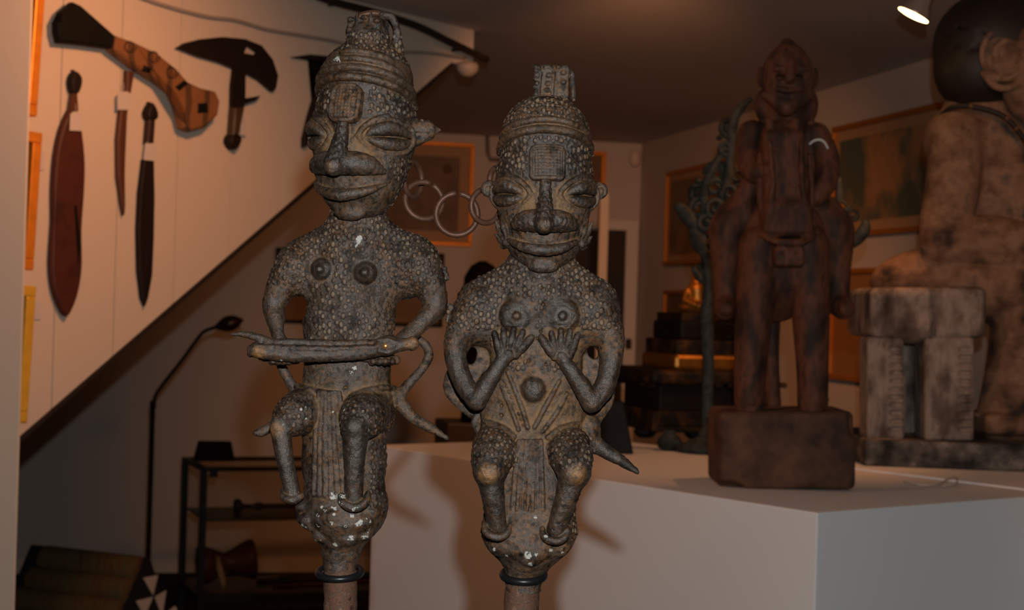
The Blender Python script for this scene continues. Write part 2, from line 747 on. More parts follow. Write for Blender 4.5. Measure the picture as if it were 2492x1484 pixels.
# near wall end at the left edge of the frame
e = at(58, 742, 2.7)
bm = bmesh.new()
add_hull_box(bm, [(e.x - 0.9, e.y, 0), (e.x, e.y, 0), (e.x * 1.0415 - 0.004, e.y + 0.14, 0), (e.x - 0.9, e.y + 0.14, 0),
                  (e.x - 0.9, e.y, CEIL), (e.x, e.y, CEIL), (e.x * 1.0415 - 0.004, e.y + 0.14, CEIL), (e.x - 0.9, e.y + 0.14, CEIL)])
bevel_all(bm, 0.004)
struct(from_bm('wall_left', bm, M_WALL))

# ---- stair side: boarded panel with a sloping lower edge
s_lo, z_lo = W_S.sz(42, 1066)
s_hi, z_hi = W_S.sz(1098, 152)
s_end, _ = W_S.sz(1153, 110)
slope = (z_hi - z_lo) / (s_hi - s_lo)
wall_stair = empty('wall_stair', W_S.w(s_lo, z_lo))
struct(wall_stair)


def stair_z(s):
    return min(z_lo + (s - s_lo) * slope, z_hi)


cuts = [s_lo - 0.75, W_S.sz(-60, 700)[0]]
for px in (140, 285, 428, 560, 672, 790, 930, 1040):
    cuts.append(W_S.sz(px, 500)[0])
cuts.append(s_end)
for a, b in zip(cuts[:-1], cuts[1:]):
    a2, b2 = a + 0.0012, b - 0.0012
    poly = [(a2, stair_z(a2)), (b2, stair_z(b2)), (b2, CEIL), (a2, CEIL)]
    if a2 < s_hi < b2:
        poly.insert(1, (s_hi, z_hi))
    bm = bmesh.new()
    fr = [bm.verts.new(W_S.w(p[0], p[1], 0.0)) for p in poly]
    bk = [bm.verts.new(W_S.w(p[0], p[1], -0.03)) for p in poly]
    bm.faces.new(fr)
    bm.faces.new(bk)
    for i in range(len(poly)):
        j = (i + 1) % len(poly)
        bm.faces.new((fr[i], fr[j], bk[j], bk[i]))
    from_bm('board', bm, M_WALL, wall_stair)
# dark strip standing in for the shadow line under the sloping edge
bm = bmesh.new()
a, b = s_lo - 0.7, s_hi
add_hull_box(bm, [W_S.w(a, z_lo + (a - s_lo) * slope - 0.012, 0.006), W_S.w(b, z_hi - 0.012, 0.006), W_S.w(b, z_hi - 0.012, -0.05), W_S.w(a, z_lo + (a - s_lo) * slope - 0.012, -0.05),
                  W_S.w(a, z_lo + (a - s_lo) * slope, 0.006), W_S.w(b, z_hi, 0.006), W_S.w(b, z_hi, -0.05), W_S.w(a, z_lo + (a - s_lo) * slope, -0.05)])
struct(from_bm('shadow_edge_strip', bm, M_RAIL))
# solid soffit of the stair behind the panel
bm = bmesh.new()
add_hull_box(bm, [W_S.w(a, z_lo + (a - s_lo) * slope, -0.03), W_S.w(b, z_hi, -0.03), W_S.w(b, z_hi, -0.95), W_S.w(a, z_lo + (a - s_lo) * slope, -0.95),
                  W_S.w(a, z_lo + (a - s_lo) * slope + 0.06, -0.03), W_S.w(b, z_hi + 0.06, -0.03), W_S.w(b, z_hi + 0.06, -0.95), W_S.w(a, z_lo + (a - s_lo) * slope + 0.06, -0.95)])
struct(from_bm('ceiling_stair_soffit', bm, M_BACK))

# ---- back wall: door with casing, wall end, switch
s0, zt = W_B.sz(1553, 553)
s1, _ = W_B.sz(1478, 553)
d1 = empty('door_1', W_B.w((s0 + s1) / 2, FLOOR2))
struct(d1)
M_CASE = wallpaint('door casing paint', (0.60, 0.56, 0.52), 0.5)
sA = W_B.sz(1517, 700)[0]
sB = W_B.sz(1545, 700)[0]
wall_box('casing', W_B, sB, sA, FLOOR2, zt, 0.0, 0.03, M_CASE, d1, 0.003)
wall_box('casing', W_B, s1 + 0.02, sB, zt - 0.02, zt + 0.03, 0.0, 0.035, M_CASE, d1, 0.003)
wall_box('door_panel', W_B, sA, s1 + 0.35, FLOOR2, zt - 0.02, -0.01, 0.012, M_RAIL, d1, 0.002)
s2, zt2 = W_B.sz(1464, 440)
e = at(1464, 742, 5.6)
bm = bmesh.new()
hw = 11 / F * 5.6 * K
add_hull_box(bm, [(e.x - hw, e.y, FLOOR2), (e.x + hw, e.y, FLOOR2), (e.x + hw, e.y + 0.12, FLOOR2), (e.x - hw, e.y + 0.12, FLOOR2),
                  (e.x - hw, e.y, at(1464, 470, 5.6).z), (e.x + hw, e.y, at(1464, 470, 5.6).z), (e.x + hw, e.y + 0.12, at(1464, 470, 5.6).z), (e.x - hw, e.y + 0.12, at(1464, 470, 5.6).z)])
bevel_all(bm, 0.003)
struct(from_bm('trim_2', bm, M_WALL))

# ---- display plinths
PC = np.array([0.185 * 2.2, 2.2]) * K
DL = np.array([-0.615, 0.788])
DR = np.array([0.788, 0.615])
_r = ray(2004, 1248)
ZP = CAMZ + _r[2] / _r[1] * PC[1]
LL = 0.479 * 2.2 * K
WD = 0.53 * K
foot = [PC, PC + DR * WD, PC + DR * WD + DL * LL, PC + DL * LL]
plinth = prism('display_plinth', foot, 0.0, ZP, M_PLINTH, None, 0.0025)
tag(plinth, 'white box plinth with a sharp corner, nearest the camera, under the carved rider', 'plinth')
g = 0.004
far = [PC + DR * (WD + g) - DL * 0.3, PC + DR * (WD + 0.62) - DL * 0.3, PC + DR * (WD + 0.62) + DL * 0.86, PC + DR * (WD + g) + DL * 0.86]
plinth2 = prism('display_plinth', far, 0.0, ZP + 0.003, M_PLINTH, None, 0.002)
tag(plinth2, 'white plinth behind the front one, carrying the seated figure and the gilt altar', 'plinth')
# pedestal under the two bronzes, below the frame
pb = at(1050, 1484, 1.2)
ped = box('display_pedestal', (pb.x, pb.y, 0.5), (0.34, 0.2, 1.0), 0.0, M_BLACK, None, 0.004)
tag(ped, 'black pedestal below the two chained bronze figures', 'pedestal')

sb, zb = W_B.sz(1545, 1400)
wall_box('baseboard_back', W_B, sb + 0.3, 5.5, FLOOR2, FLOOR2 + 0.07, 0.0, 0.014, M_WALL, None, 0.002)['kind'] = 'structure'

# ================================================================== THE TWO BRONZES
def bronze(name, dusty=1.0):
    t = NT(name)
    v = t.coord()
    n0 = t.noise(17, v, 4, 0.6)
    n1 = t.noise(75, v, 6, 0.65)
    n2 = t.noise(240, v, 6, 0.65)
    n3 = t.noise(800, v, 4, 0.65)
    col = t.ramp(n1, [(0.37, (0.005, 0.003, 0.002)), (0.45, (0.022, 0.0145, 0.0095)), (0.53, (0.066, 0.049, 0.038)), (0.62, (0.020, 0.012, 0.007))])
    rust = t.math('MULTIPLY', t.ramp(n2, [(0.45, 0.0), (0.60, 1.0)]), t.ramp(n0, [(0.42, 0.15), (0.58, 1.0)]))
    col = t.mix(t.math('MULTIPLY', rust, 0.7), col, (0.160, 0.058, 0.016))
    # general film of dust, thicker in places
    film = t.math('MULTIPLY', t.ramp(n0, [(0.36, 0.0), (0.60, 1.0)]), t.ramp(n2, [(0.36, 0.0), (0.62, 1.0)]))
    col = t.mix(t.math('MULTIPLY', film, 0.42), col, (0.140, 0.086, 0.046))
    # dark line around each pellet, pale worn top
    w = t.attr('wear')
    edge = t.ramp(w, [(0.0, 0.0), (0.06, 1.0), (0.30, 0.8), (0.55, 0.0)])
    col = t.mix(t.math('MULTIPLY', edge, 0.75), col, (0.008, 0.005, 0.004))
    wm = t.math('MULTIPLY', t.ramp(w, [(0.50, 0.0), (0.85, 1.0)]), t.ramp(n1, [(0.32, 0.25), (0.6, 1.0)]))
    col = t.mix(t.math('MULTIPLY', wm, 0.72), col, (0.215, 0.143, 0.088))
    # clay-coloured dust lying in the hollows
    d = t.attr('dust')
    dm = t.math('MULTIPLY', t.ramp(d, [(0.26, 0.0), (0.80, 1.0)]), t.ramp(n2, [(0.28, 0.35), (0.58, 1.0)]))
    col = t.mix(t.math('MULTIPLY', dm, 0.85 * dusty), col, (0.195, 0.110, 0.048))
    # handled, darker and smoother places
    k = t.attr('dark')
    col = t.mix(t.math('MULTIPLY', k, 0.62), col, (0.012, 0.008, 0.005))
    # rubbed bright metal
    r = t.attr('rub')
    rb = t.math('MULTIPLY', r, t.ramp(n2, [(0.35, 0.25), (0.6, 1.0)]))
    col = t.mix(rb, col, (0.26, 0.115, 0.030))
    # chips of white paint
    f = t.attr('fleck')
    fm = t.ramp(t.math('MULTIPLY', f, t.ramp(t.math('ADD', t.math('MULTIPLY', n3, 0.4), t.math('MULTIPLY', n2, 0.6)), [(0.40, 0.0), (0.62, 1.3)])), [(0.34, 0.0), (0.44, 1.0)])
    col = t.mix(fm, col, (0.40, 0.38, 0.34))
    rough = t.math('ADD', t.ramp(n2, [(0.32, 0.22), (0.68, 0.40)]), t.math('MULTIPLY', dm, 0.30))
    rough = t.math('ADD', rough, t.math('MULTIPLY', film, 0.15))
    rough = t.math('SUBTRACT', rough, t.math('MULTIPLY', rb, 0.12))
    rough = t.math('SUBTRACT', rough, t.math('MULTIPLY', k, 0.08))
    t.bump(t.math('ADD', t.math('MULTIPLY', n2, 1.0), t.math('MULTIPLY', n3, 0.7)), 0.8, 0.0010)
    cw_ = t.math('MULTIPLY', t.math('SUBTRACT', 1.0, t.math('MULTIPLY', dm, 0.9)), t.ramp(n1, [(0.42, 0.10), (0.60, 0.40)]))
    t.l(t.math('ADD', cw_, t.math('MULTIPLY', k, 0.5)), t.b.inputs['Coat Weight'])
    t.b.inputs['Coat Roughness'].default_value = 0.2
    t.l(t.b.inputs['Normal'].links[0].from_socket, t.b.inputs['Coat Normal'])
    t.b.inputs['Coat IOR'].default_value = 1.6
    return t.set(col, 0.55, 0.0, 0.25)


M_BRONZE = bronze('patinated bronze')
M_IRON = blotchy('rusty iron', [(0.035, 0.016, 0.010), (0.15, 0.062, 0.032), (0.09, 0.048, 0.032), (0.20, 0.095, 0.052)], 160, 0.75, 0.1, 0.0008)
M_RING = plain('rusted iron link', (0.085, 0.036, 0.020), 0.5, metal=0.3, var=0.5, scale=160, bump=0.0004)
M_ORING = plain('black rubber', (0.008, 0.008, 0.009), 0.35, var=0.1, scale=40)
M_EYE = plain('polished brass', (0.62, 0.30, 0.09), 0.3, metal=0.8, var=0.3, scale=200)
RNG = np.random.default_rng(7)


def finish(V, Q, mask, spacing=13.5, radius=7.0, height=3.2, stretch=1.3, smooth=1, pits=1.0, low=0.4):
    """pellets, dust and wear on a cast surface"""
    nv = len(V)
    avg = averager(Q, nv)
    for _ in range(smooth):
        V = V + 0.5 * (avg(V) - V)
    N = normals(V, Q)
    A = V
    for _ in range(8):
        A = avg(A)
    cav = np.einsum('ij,ij->i', A - V, N)
    for _ in range(3):
        cav = avg(cav)
    dust = np.clip(cav / 2.2 + 0.12, 0, 1)
    m = mask(V, N)
    # some pellets rubbed nearly flat, some patches bare
    w = np.sin(V[:, 0] * 0.031 + 1.3) + np.sin(V[:, 1] * 0.027 + V[:, 0] * 0.011) + np.sin(V[:, 2] * 0.05 + V[:, 1] * 0.019 + 2.0)
    m = m * np.clip(0.85 + 0.18 * w, low, 1.0)
    for _ in range(3):
        m = avg(m)
    V2, wear = pebble(V, N, m, spacing, radius, height, RNG, stretch)
    rough_ = RNG.standard_normal(nv)
    for _ in range(2):
        rough_ = avg(rough_)
    r2 = rough_
    for _ in range(6):
        r2 = avg(r2)
    V2 = V2 + N * (pits * (rough_ * 0.55 + r2 * 1.6))[:, None]
    return V2, N, dust, wear


def near_poly(V, pts, r):
    """1 close to a polyline (radius per point), fading out just beyond it"""
    out = np.zeros(len(V))
    P = np.array(pts, float)
    for i in range(len(P) - 1):
        a, b = P[i], P[i + 1]
        t = np.clip(((V - a) @ (b - a)) / max(np.dot(b - a, b - a), 1e-6), 0, 1)
        d = np.linalg.norm(V - a - t[:, None] * (b - a), axis=1)
        rr = r[i] + (r[i + 1] - r[i]) * t
        out = np.maximum(out, np.clip((rr * 1.25 - d) / (rr * 0.25), 0, 1))
    return out


def blob(V, c, r):
    d = np.sqrt(((V - np.array(c)) ** 2).sum(1)) / r
    return np.clip(1.6 * (1 - d), 0, 1)


# ------------------------------------------------------------------ head, carved facing front, origin between the ears
def zf(x, y):
    a = 1 - (x / 122.0) ** 2 - (y / 172.0) ** 2
    z1 = 112 * math.sqrt(max(a, 0.02))
    b = 1 - (x / 107.0) ** 2 - ((y - 110) / 109.0) ** 2
    z2 = 22 + 92 * math.sqrt(b) if b > 0 else 0
    return max(z1, z2)


def zp(pts, off=0.0):
    o = off if hasattr(off, '__len__') else [off] * len(pts)
    return [(p[0], p[1], zf(*p) + q) for p, q in zip(pts, o)]


def ring(s, yfront, yside, R, r, k=3.0):
    pts = []
    for i in range(33):
        a = 2 * math.pi * i / 32
        pts.append((R[0] * math.cos(a), yside + (yfront - yside) * max(-0.6, math.sin(a)), R[1] * math.sin(a)))
    s.tube(pts, r, k)


def wear_gap(wear, y):
    """ground between the pellets of the forehead stays dark"""
    return (y < -4) * (y > -110) * np.clip(1 - wear * 2.5, 0, 1)


def make_head(kind):
    s = Sculpt((-190, -320, -150), (195, 250, 200), 2.1)
    s.ell((0, 12, 0), (119, 160, 110))
    s.ell((0, 108, 22), (100, 112, 90), k=30)
    if kind == 'frontal':
        s.ell((0, -98, 0), (107, 108, 100), k=8)
        ring(s, -143, -98, (105, 95), 8)
        ring(s, -120, -76, (109, 103), 10)
        for i in range(3):
            ring(s, -178 - i * 12, -150 - i * 14, (84 - i * 14, 76 - i * 13), 2.5, 1)
        s.box((12, -236, 0), (42, 40, 26), 6, k=6)
        for x in (-10, 22):
            s.tube([(x - 4, -270, 27), (x - 8, -206, 27)], 3.5, 2)
        for x, y in ((-24, -262), (-26, -242), (-28, -224), (6, -252), (4, -232), (2, -216), (40, -258), (40, -236)):
            s.ell((x, y, 26), (8, 6, 6), k=2)
        s.tube([(46, -268, 0), (60, -262, -14), (64, -235, -18), (66, -200, -14)], 7, 3, smooth=4)
        s.ell((44, -266, 16), (12, 9, 12), k=3)
        for x, r in ((-26, 10), (2, 13), (26, 8)):
            s.ell((x, -272, 14), (r, 6, 16), k=4)
        s.tube([(-11, -282, 22), (-12, -262, 30)], 4, 2, cut=True)
        s.tube([(20, -282, 22), (18, -262, 30)], 4, 2, cut=True)
        s.ell((-32, -226, 10), (8, 14, 14), k=5, cut=True)
    else:
        s.ell((0, -92, 0), (107, 96, 100), k=8)
        ring(s, -96, -58, (109, 103), 9)
        ring(s, -117, -78, (107, 100), 9)
        ring(s, -137, -98, (99, 91), 8)
        ring(s, -154, -122, (87, 79), 7)
        for i in range(2):
            ring(s, -168 - i * 10, -146 - i * 12, (68 - i * 14, 60 - i * 12), 2.5, 1)
        s.tube([(2, -160, 0), (2, -186, 0)], [58, 48], k=8)
        s.box((0, -204, 0), (41, 32, 28), 7, k=6)
        for x in (-14, 20):
            s.tube([(x, -244, 28), (x - 2, -190, 30)], 3.5, 2)
        for x, y in ((-30, -232), (-32, -208), (4, -236), (3, -214), (2, -196), (34, -228), (34, -202)):
            s.ell((x, y, 28), (9, 6, 6), k=2)
        s.tube([(36, -244, 0), (54, -240, -6), (64, -222, -10), (68, -190, -12), (66, -160, -14)], [9, 9, 8, 10, 16], 3, smooth=4)
    # eye sockets slightly hollow, then rims and lids
    for g in (-1, 1):
        s.ell((g * 82, 36, zf(g * 82, 36) + 10), (48, 40, 14), roty(g * 40), k=8, cut=True)
        rim = []
        for i in range(25):
            a = 2 * math.pi * i / 24
            hh = 42 * (1 - 0.45 * ((1 - math.cos(a)) / 2) ** 2)
            rim.append((g * (82 + 47 * math.cos(a)), 34 + hh * math.sin(a)))
        s.tube(zp(rim, 2), 6.0, 2.5)
        s.tube(zp([(g * 48, 38), (g * 66, 24), (g * 88, 16), (g * 108, 19), (g * 122, 28)], [0, 2, 4, 3, 2]), [3, 11, 16.5, 14, 6], 1.5, smooth=3)
        s.tube(zp([(g * 48, 41), (g * 66, 46), (g * 88, 50), (g * 108, 50), (g * 120, 42)], [0, 2, 4, 3, 2]), [3, 10, 14.5, 13, 6], 1.5, smooth=3)
        s.tube(zp([(g * 122, 33), (g * 90, 33.5), (g * 52, 39)], 17), 2.2, 0.8, cut=True)
        # creases running from the lids to the bridge of the nose
        s.tube(zp([(g * 92, -12), (g * 66, -2), (g * 44, 16), (g * 26, 38)], 2), [5, 5, 4.5, 2], 2, smooth=3)
        s.tube(zp([(g * 84, 74), (g * 60, 66), (g * 42, 54), (g * 26, 44)], 2), [5, 5, 4, 2], 2, smooth=3)
        s.tube(zp([(g * 74, -2), (g * 54, 12), (g * 34, 34)], 1), [3, 3.5, 2], 1.5, smooth=3)
    # nose with broad wings, flat underneath
    wx = 74 if kind == 'frontal' else 84
    s.tube(zp([(0, 2), (0, 36), (-1, 72), (-2, 104)], [2, 12, 26, 36]), [12, 15, 20, 23], 4, smooth=3)
    s.tube(zp([(-wx, 112), (-wx * 0.72, 100), (-wx * 0.36, 96), (0, 98), (wx * 0.36, 96), (wx * 0.72, 100), (wx, 112)], [2, 8, 12, 14, 12, 8, 2]), [8, 22, 26.5, 25, 26.5, 22, 8], 4, smooth=3)
    s.tube(zp([(-wx - 8, 130), (-40, 138), (0, 144), (40, 138), (wx + 8, 130)], [16, 22, 26, 22, 16]), 13, 3, cut=True)
    # mouth: heavy upper lip curling up into the cheeks, hollow below it, round chin
    s.tube(zp([(-70, 134), (-34, 142), (0, 146), (32, 142), (66, 134)], [13, 15, 17, 15, 13]), [7, 10, 11, 10, 7], 8, cut=True, smooth=3)
    s.tube(zp([(-94, 140), (-56, 157), (0, 166), (52, 157), (88, 140)], [0, 11, 18, 11, 0]), [3, 10, 13.5, 10, 3], 7, smooth=4)
    s.tube(zp([(-95, 143), (-52, 171), (0, 182), (48, 171), (90, 143)], [4, 9, 13, 9, 4]), [2.5, 5.5, 7, 5.5, 2.5], 1.5, cut=True, smooth=4)
    s.tube(zp([(-46, 184), (0, 193), (44, 184)], [12, 15, 12]), [8, 11, 8], 8, cut=True, smooth=4)
    s.ell((0, 206, zf(0, 206) + 2), (38, 15, 16), k=10)
    # ears and cheek marks
    if kind == 'frontal':
        for g in (-1, 1):
            s.ell((g * 134, 22, -6), (20, 21, 16), k=4)
            s.ell((g * 138, 24, 10), (10, 11, 8), k=3, cut=True)
            for a, b in (((104, 84), (90, 140)), ((117, 98), (96, 148)), ((117, 132), (92, 158)), ((104, 160), (88, 160))):
                m = ((a[0] + b[0]) / 2, (a[1] + b[1]) / 2)
                s.tube(zp([(g * a[0], a[1]), (g * m[0], m[1]), (g * b[0], b[1])], 2), [2.5, 7.5, 3], 1.5, smooth=3)
            s.ell((g * 90, 150, zf(g * 90, 150) + 5), (9, 10, 9), k=2)
    else:
        s.tube([(104, 22, -12), (140, 14, -22), (170, 12, -30)], [37, 24, 5], 5, flat=0.6)
        s.tube([(124, 26, 10), (150, 22, -6)], [11, 5], 2, cut=True)
        s.tube([(-104, 22, -12), (-140, 14, -22), (-165, 12, -30)], [37, 24, 5], 5, flat=0.6)
    V, Q = s.mesh()

    def mask(V, N):
        x, y, z = V[:, 0], V[:, 1], V[:, 2]
        m = np.ones(len(V))
        ax = np.abs(x)
        front = z > 5
        m[((ax - 82) / 64) ** 2 + ((y - 32) / 52) ** 2 < 1] = 0
        m[(ax < 60) & (y > 0) & (y < 88) & (ax > 24) & front] = 0
        m[(y > 126) & (ax < 98) & (z > 20)] = 0
        top = -(150 if kind == 'frontal' else 162)
        low = -106 if kind == 'frontal' else -84
        ang = z / np.maximum(np.sqrt(x * x + z * z), 1)
        sag = 38 * np.clip(1 - ang, 0, 1)
        m[(y < low + sag) & (y > top + sag * 0.8)] = 0
        m[y < -200] = 0
        m[(ax > 112) & (y > -6) & (y < 60)] = 0
        m[(np.abs(x - 4) < 46) & (y > -88) & (y < 6) & front] = 0
        nose = (ax < 92) & (y > 78) & (y < 130) & front
        m[nose] = np.minimum(m[nose], 0.45 if kind == 'frontal' else 0.0)
        m[(ax < 24) & (y > 5) & (y < 100) & front] = 0.5
        if kind == 'frontal':
            m[(ax > 84) & (y > 80) & (y < 175) & front] = 0
        return m
    V, N, dust, wear = finish(V, Q, mask, 9.6, 5.6, 3.2, 1.6, low=0.85)
    x, y, z = V[:, 0], V[:, 1], V[:, 2]
    # the face carries more clay dust around eyes, nose and lips
    dust = np.clip(dust + 0.62 * np.exp(-((np.abs(x) - 40) / 26) ** 2 - ((y - 58) / 50) ** 2) * (z < 118) + 0.10 * np.exp(-((y - 144) / 8) ** 2 - (x / 70) ** 2), 0, 1)
    rub = 0.3 * blob(V, (-2, 106, 170), 18)
    ang = z / np.maximum(np.sqrt(x * x + z * z), 1)
    yb = y - 40 * np.clip(1 - ang, 0, 1)
    b0, b1 = (-152, -108) if kind == 'frontal' else (-164, -86)
    rub = np.clip(rub + 0.12 * ((yb > b0) & (yb < b1) & (dust < 0.3)), 0, 1)
    fleck = np.zeros(len(V))
    if kind != 'frontal':
        fleck += blob(V, (-58, 96, 118), 16) + blob(V, (-30, -134, 96), 14)
    ax = np.abs(x)
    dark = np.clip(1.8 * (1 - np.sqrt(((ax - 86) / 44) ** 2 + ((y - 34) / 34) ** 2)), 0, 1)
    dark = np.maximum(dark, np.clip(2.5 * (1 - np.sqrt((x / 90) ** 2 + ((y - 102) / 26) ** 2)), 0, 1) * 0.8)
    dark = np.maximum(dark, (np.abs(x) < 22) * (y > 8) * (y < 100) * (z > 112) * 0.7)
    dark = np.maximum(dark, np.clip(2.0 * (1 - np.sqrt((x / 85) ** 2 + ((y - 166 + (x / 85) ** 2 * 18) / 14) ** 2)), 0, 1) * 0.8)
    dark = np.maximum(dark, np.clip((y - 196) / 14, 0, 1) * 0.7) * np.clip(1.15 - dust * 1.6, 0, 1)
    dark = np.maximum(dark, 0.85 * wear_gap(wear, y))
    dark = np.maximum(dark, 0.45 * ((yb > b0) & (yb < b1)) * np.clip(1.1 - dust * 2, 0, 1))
    return V, Q, dict(wear=wear, dust=dust, rub=rub, fleck=fleck, dark=dark)


def make_plaque(kind):
    s = Sculpt((-60, -60, -30), (60, 60, 30), 1.5)
    hx, hy = (43, 43) if kind == 'frontal' else (38, 44)
    rr = 16 if kind == 'frontal' else 24
    # rounded tablet: corner radius in x, y only
    q = s._sub((-60, -60, -30), (60, 60, 30))
    sl, g_ = q
    a, b = np.abs(g_[0]) - (hx - rr), np.abs(g_[1]) - (hy - rr)
    d2 = np.sqrt(np.maximum(a, 0) ** 2 + np.maximum(b, 0) ** 2) + np.minimum(np.maximum(a, b), 0) - rr
    dz = np.abs(g_[2]) - 13
    d = np.minimum(np.maximum(d2, dz), 0) + np.sqrt(np.maximum(d2 + 4, 0) ** 2 + np.maximum(dz + 4, 0) ** 2) - 4
    d = np.where((d2 + 4 < 0) & (dz + 4 < 0), np.maximum(d2, dz), d)
    s.D[sl] = np.minimum(s.D[sl], d.astype(np.float32))
    inner = np.maximum(d2 + 8, -(g_[2] - 10))
    s.D[sl] = np.maximum(s.D[sl], -inner.astype(np.float32))
    for i in range(-4, 5):
        x = i * 8 + 1.5 * math.sin(i * 3)
        if abs(x) < hx - 8:
            L = hy - 11
            s.tube([(x, -L, 10), (x + 1, L, 10)], 1.8, 0.5, cut=True)
        y = i * 8
        if abs(y) < hy - 10:
            L = hx - 10
            s.tube([(-L, y, 10), (L, y + 1, 10)], 1.8, 0.5, cut=True)
    V, Q = s.mesh()
    # bend with the forehead
    V[:, 2] -= (V[:, 0] / 43) ** 2 * 10 + (V[:, 1] / 43) ** 2 * 3
    V, N, dust, wear = finish(V, Q, lambda V, N: np.zeros(len(V)), smooth=1, pits=0.25)
    return V, Q, dict(dust=dust * 0.8, wear=wear, rub=0.15 * (V[:, 2] > 8), fleck=np.zeros(len(V)))


YS = 1.2
TW = mapper(YS)


def place(V, R, c, sc):
    return (V * sc) @ R.T + np.array(c)


def ring_world(name, c, rx, ry, tiltz, rad, material, parent, n=40, swing=0.0):
    """round ring in sculpting units: rx across, depth chosen so that it is a circle seen tilted"""
    depth = math.sqrt(max(rx * rx - ry * ry, 0))
    pts = []
    for i in range(n):
        a = 2 * math.pi * i / n
        x, y, z = rx * math.cos(a), ry * math.sin(a), depth * math.sin(a)
        ca, sa = math.cos(tiltz), math.sin(tiltz)
        pts.append(P1(TW, c[0] + x * ca - y * sa, c[1] + x * sa + y * ca, c[2] + z + swing * x))
    return tube(name, pts, rad * YS * K / F, material, parent, 14, True)


# ------------------------------------------------------------------ right-hand figure, hands on the chest
figR = empty('bronze_figure', P1(TW, 1265, 1500), 'bronze standing figure with both hands raised to its chest and round knob ears', 'statue', 'pair of chained bronze figures')
V, Q, A = make_head('frontal')
HR = rotz(1.0) @ rotx(-3)
head_tw = lambda V, R, c, sc: TW(place(V, R, c, sc))
hc = (1325, 441, 18)
head = sculpt_object('head', V, Q, lambda V: head_tw(V, HR, hc, 1.0), M_BRONZE, figR, A)
tag(head, 'rounded bronze head with slit eyes under a ridged cap')
V, Q, A = make_plaque('frontal')
pl_ = sculpt_object('forehead_plaque', V, Q, lambda V: head_tw(V @ rotx(14).T + np.array([4, -41, zf(4, -41) + 2]), HR, hc, 1.0), M_BRONZE, head, A)

s = Sculpt((1050, 610, -130), (1580, 1440, 190), 2.5)
# trunk
s.tube([(1317, 640, 0), (1316, 700, -4)], [78, 90], flat=0.75)
s.tube([(1270, 668, -6), (1170, 730, -12)], [44, 48], 24, flat=0.8)
s.tube([(1364, 668, -6), (1450, 730, -12)], [44, 48], 24, flat=0.8)
s.ell((1312, 770, -10), (150, 110, 66), k=40)
s.ell((1175, 765, -10), (68, 78, 58), k=25)
s.ell((1440, 765, -10), (68, 78, 58), k=25)
s.ell((1305, 890, -10), (112, 150, 64), k=30)
s.ell((1298, 990, -14), (132, 105, 62), k=30)
s.ell((1293, 1075, -16), (128, 90, 66), k=30)
s.ell((1290, 1190, -14), (118, 120, 78), k=30)
s.ell((1288, 1290, -6), (116, 92, 84), k=24)
s.tube([(1284, 1335, 0), (1276, 1398, 0)], [84, 44], 14)
s.tube([(1276, 1380, 0), (1274, 1436, 0)], [43, 42], 8)
s.snap()
# arms: shoulder, elbow hanging low, forearm back up to the chest
s.tube([(1150, 770, 0), (1118, 822, 10), (1110, 870, 22), (1130, 930, 38), (1160, 970, 54)], [52, 36, 27, 25, 24], 10, smooth=4)
s.tube([(1162, 972, 56), (1190, 925, 64), (1222, 876, 66), (1238, 858, 66)], [23, 21, 17, 18], 6, smooth=3)
s.tube([(1455, 770, 0), (1484, 822, 10), (1484, 880, 24), (1468, 940, 40), (1438, 974, 54)], [52, 36, 27, 25, 25], 10, smooth=4)
s.tube([(1436, 976, 56), (1408, 930, 64), (1376, 882, 66), (1364, 864, 66)], [23, 21, 17, 18], 6, smooth=3)
s.tube([(1088, 842, 4), (1098, 880, 14)], 4, 2)
s.tube([(1508, 842, 4), (1500, 890, 14)], 4, 2)
# hands: palm and five fingers spread upwards
for tips, base in ((((1204, 808), (1226, 800), (1250, 801), (1272, 806), (1292, 820)), ((1218, 858), (1228, 850), (1240, 848), (1250, 852), (1254, 862))),
                   (((1404, 812), (1385, 804), (1363, 804), (1340, 809), (1316, 820)), ((1384, 864), (1374, 854), (1362, 852), (1352, 856), (1348, 866)))):
    for q, ((tx, ty), (bx, by)) in enumerate(zip(tips, base)):
        r1 = 9.5 if q < 4 else 12
        s.tube([(bx, by, 70), ((tx + bx) / 2, (ty + by) / 2, 78), (tx, ty, 70)], [9, r1 * 0.9, r1 * 0.78], 1, smooth=3)
s.ell((1240, 852, 62), (20, 16, 12), k=6)
s.ell((1362, 857, 62), (20, 16, 12), k=6)
# webs between arm and trunk, each pierced by two openings
s.ell((1162, 872, -30), (48, 84, 14), k=10)
s.ell((1448, 868, -30), (46, 84, 14), k=10)
s.ell((1146, 866, -20), (14, 22, 60), rotz(10), k=3, cut=True)
s.ell((1444, 858, -20), (13, 18, 60), rotz(-30), k=3, cut=True)
s.ell((1176, 926, -30), (11, 28, 50), rotz(32), k=3, cut=True)
s.ell((1430, 934, -30), (7, 18, 50), rotz(-25), k=3, cut=True)
# cord slots beside the forearms
# breasts, navel
for x, y, r in ((1257, 768, 41), (1367, 768, 41)):
    z = s.surf(x, y)
    s.ell((x, y, z - 4), (r, r, 22), k=8)
    for rr, zz in ((30, 8), (20, 13)):
        s.tube([(x + rr * math.cos(a / 12 * 2 * math.pi), y + rr * math.sin(a / 12 * 2 * math.pi), z + zz) for a in range(13)], 2.5, 2)
    s.ell((x, y, z + 18), (10, 10, 9), k=4)
z = s.surf(1297, 945)
s.ell((1297, 945, z - 2), (30, 31, 22), k=7)
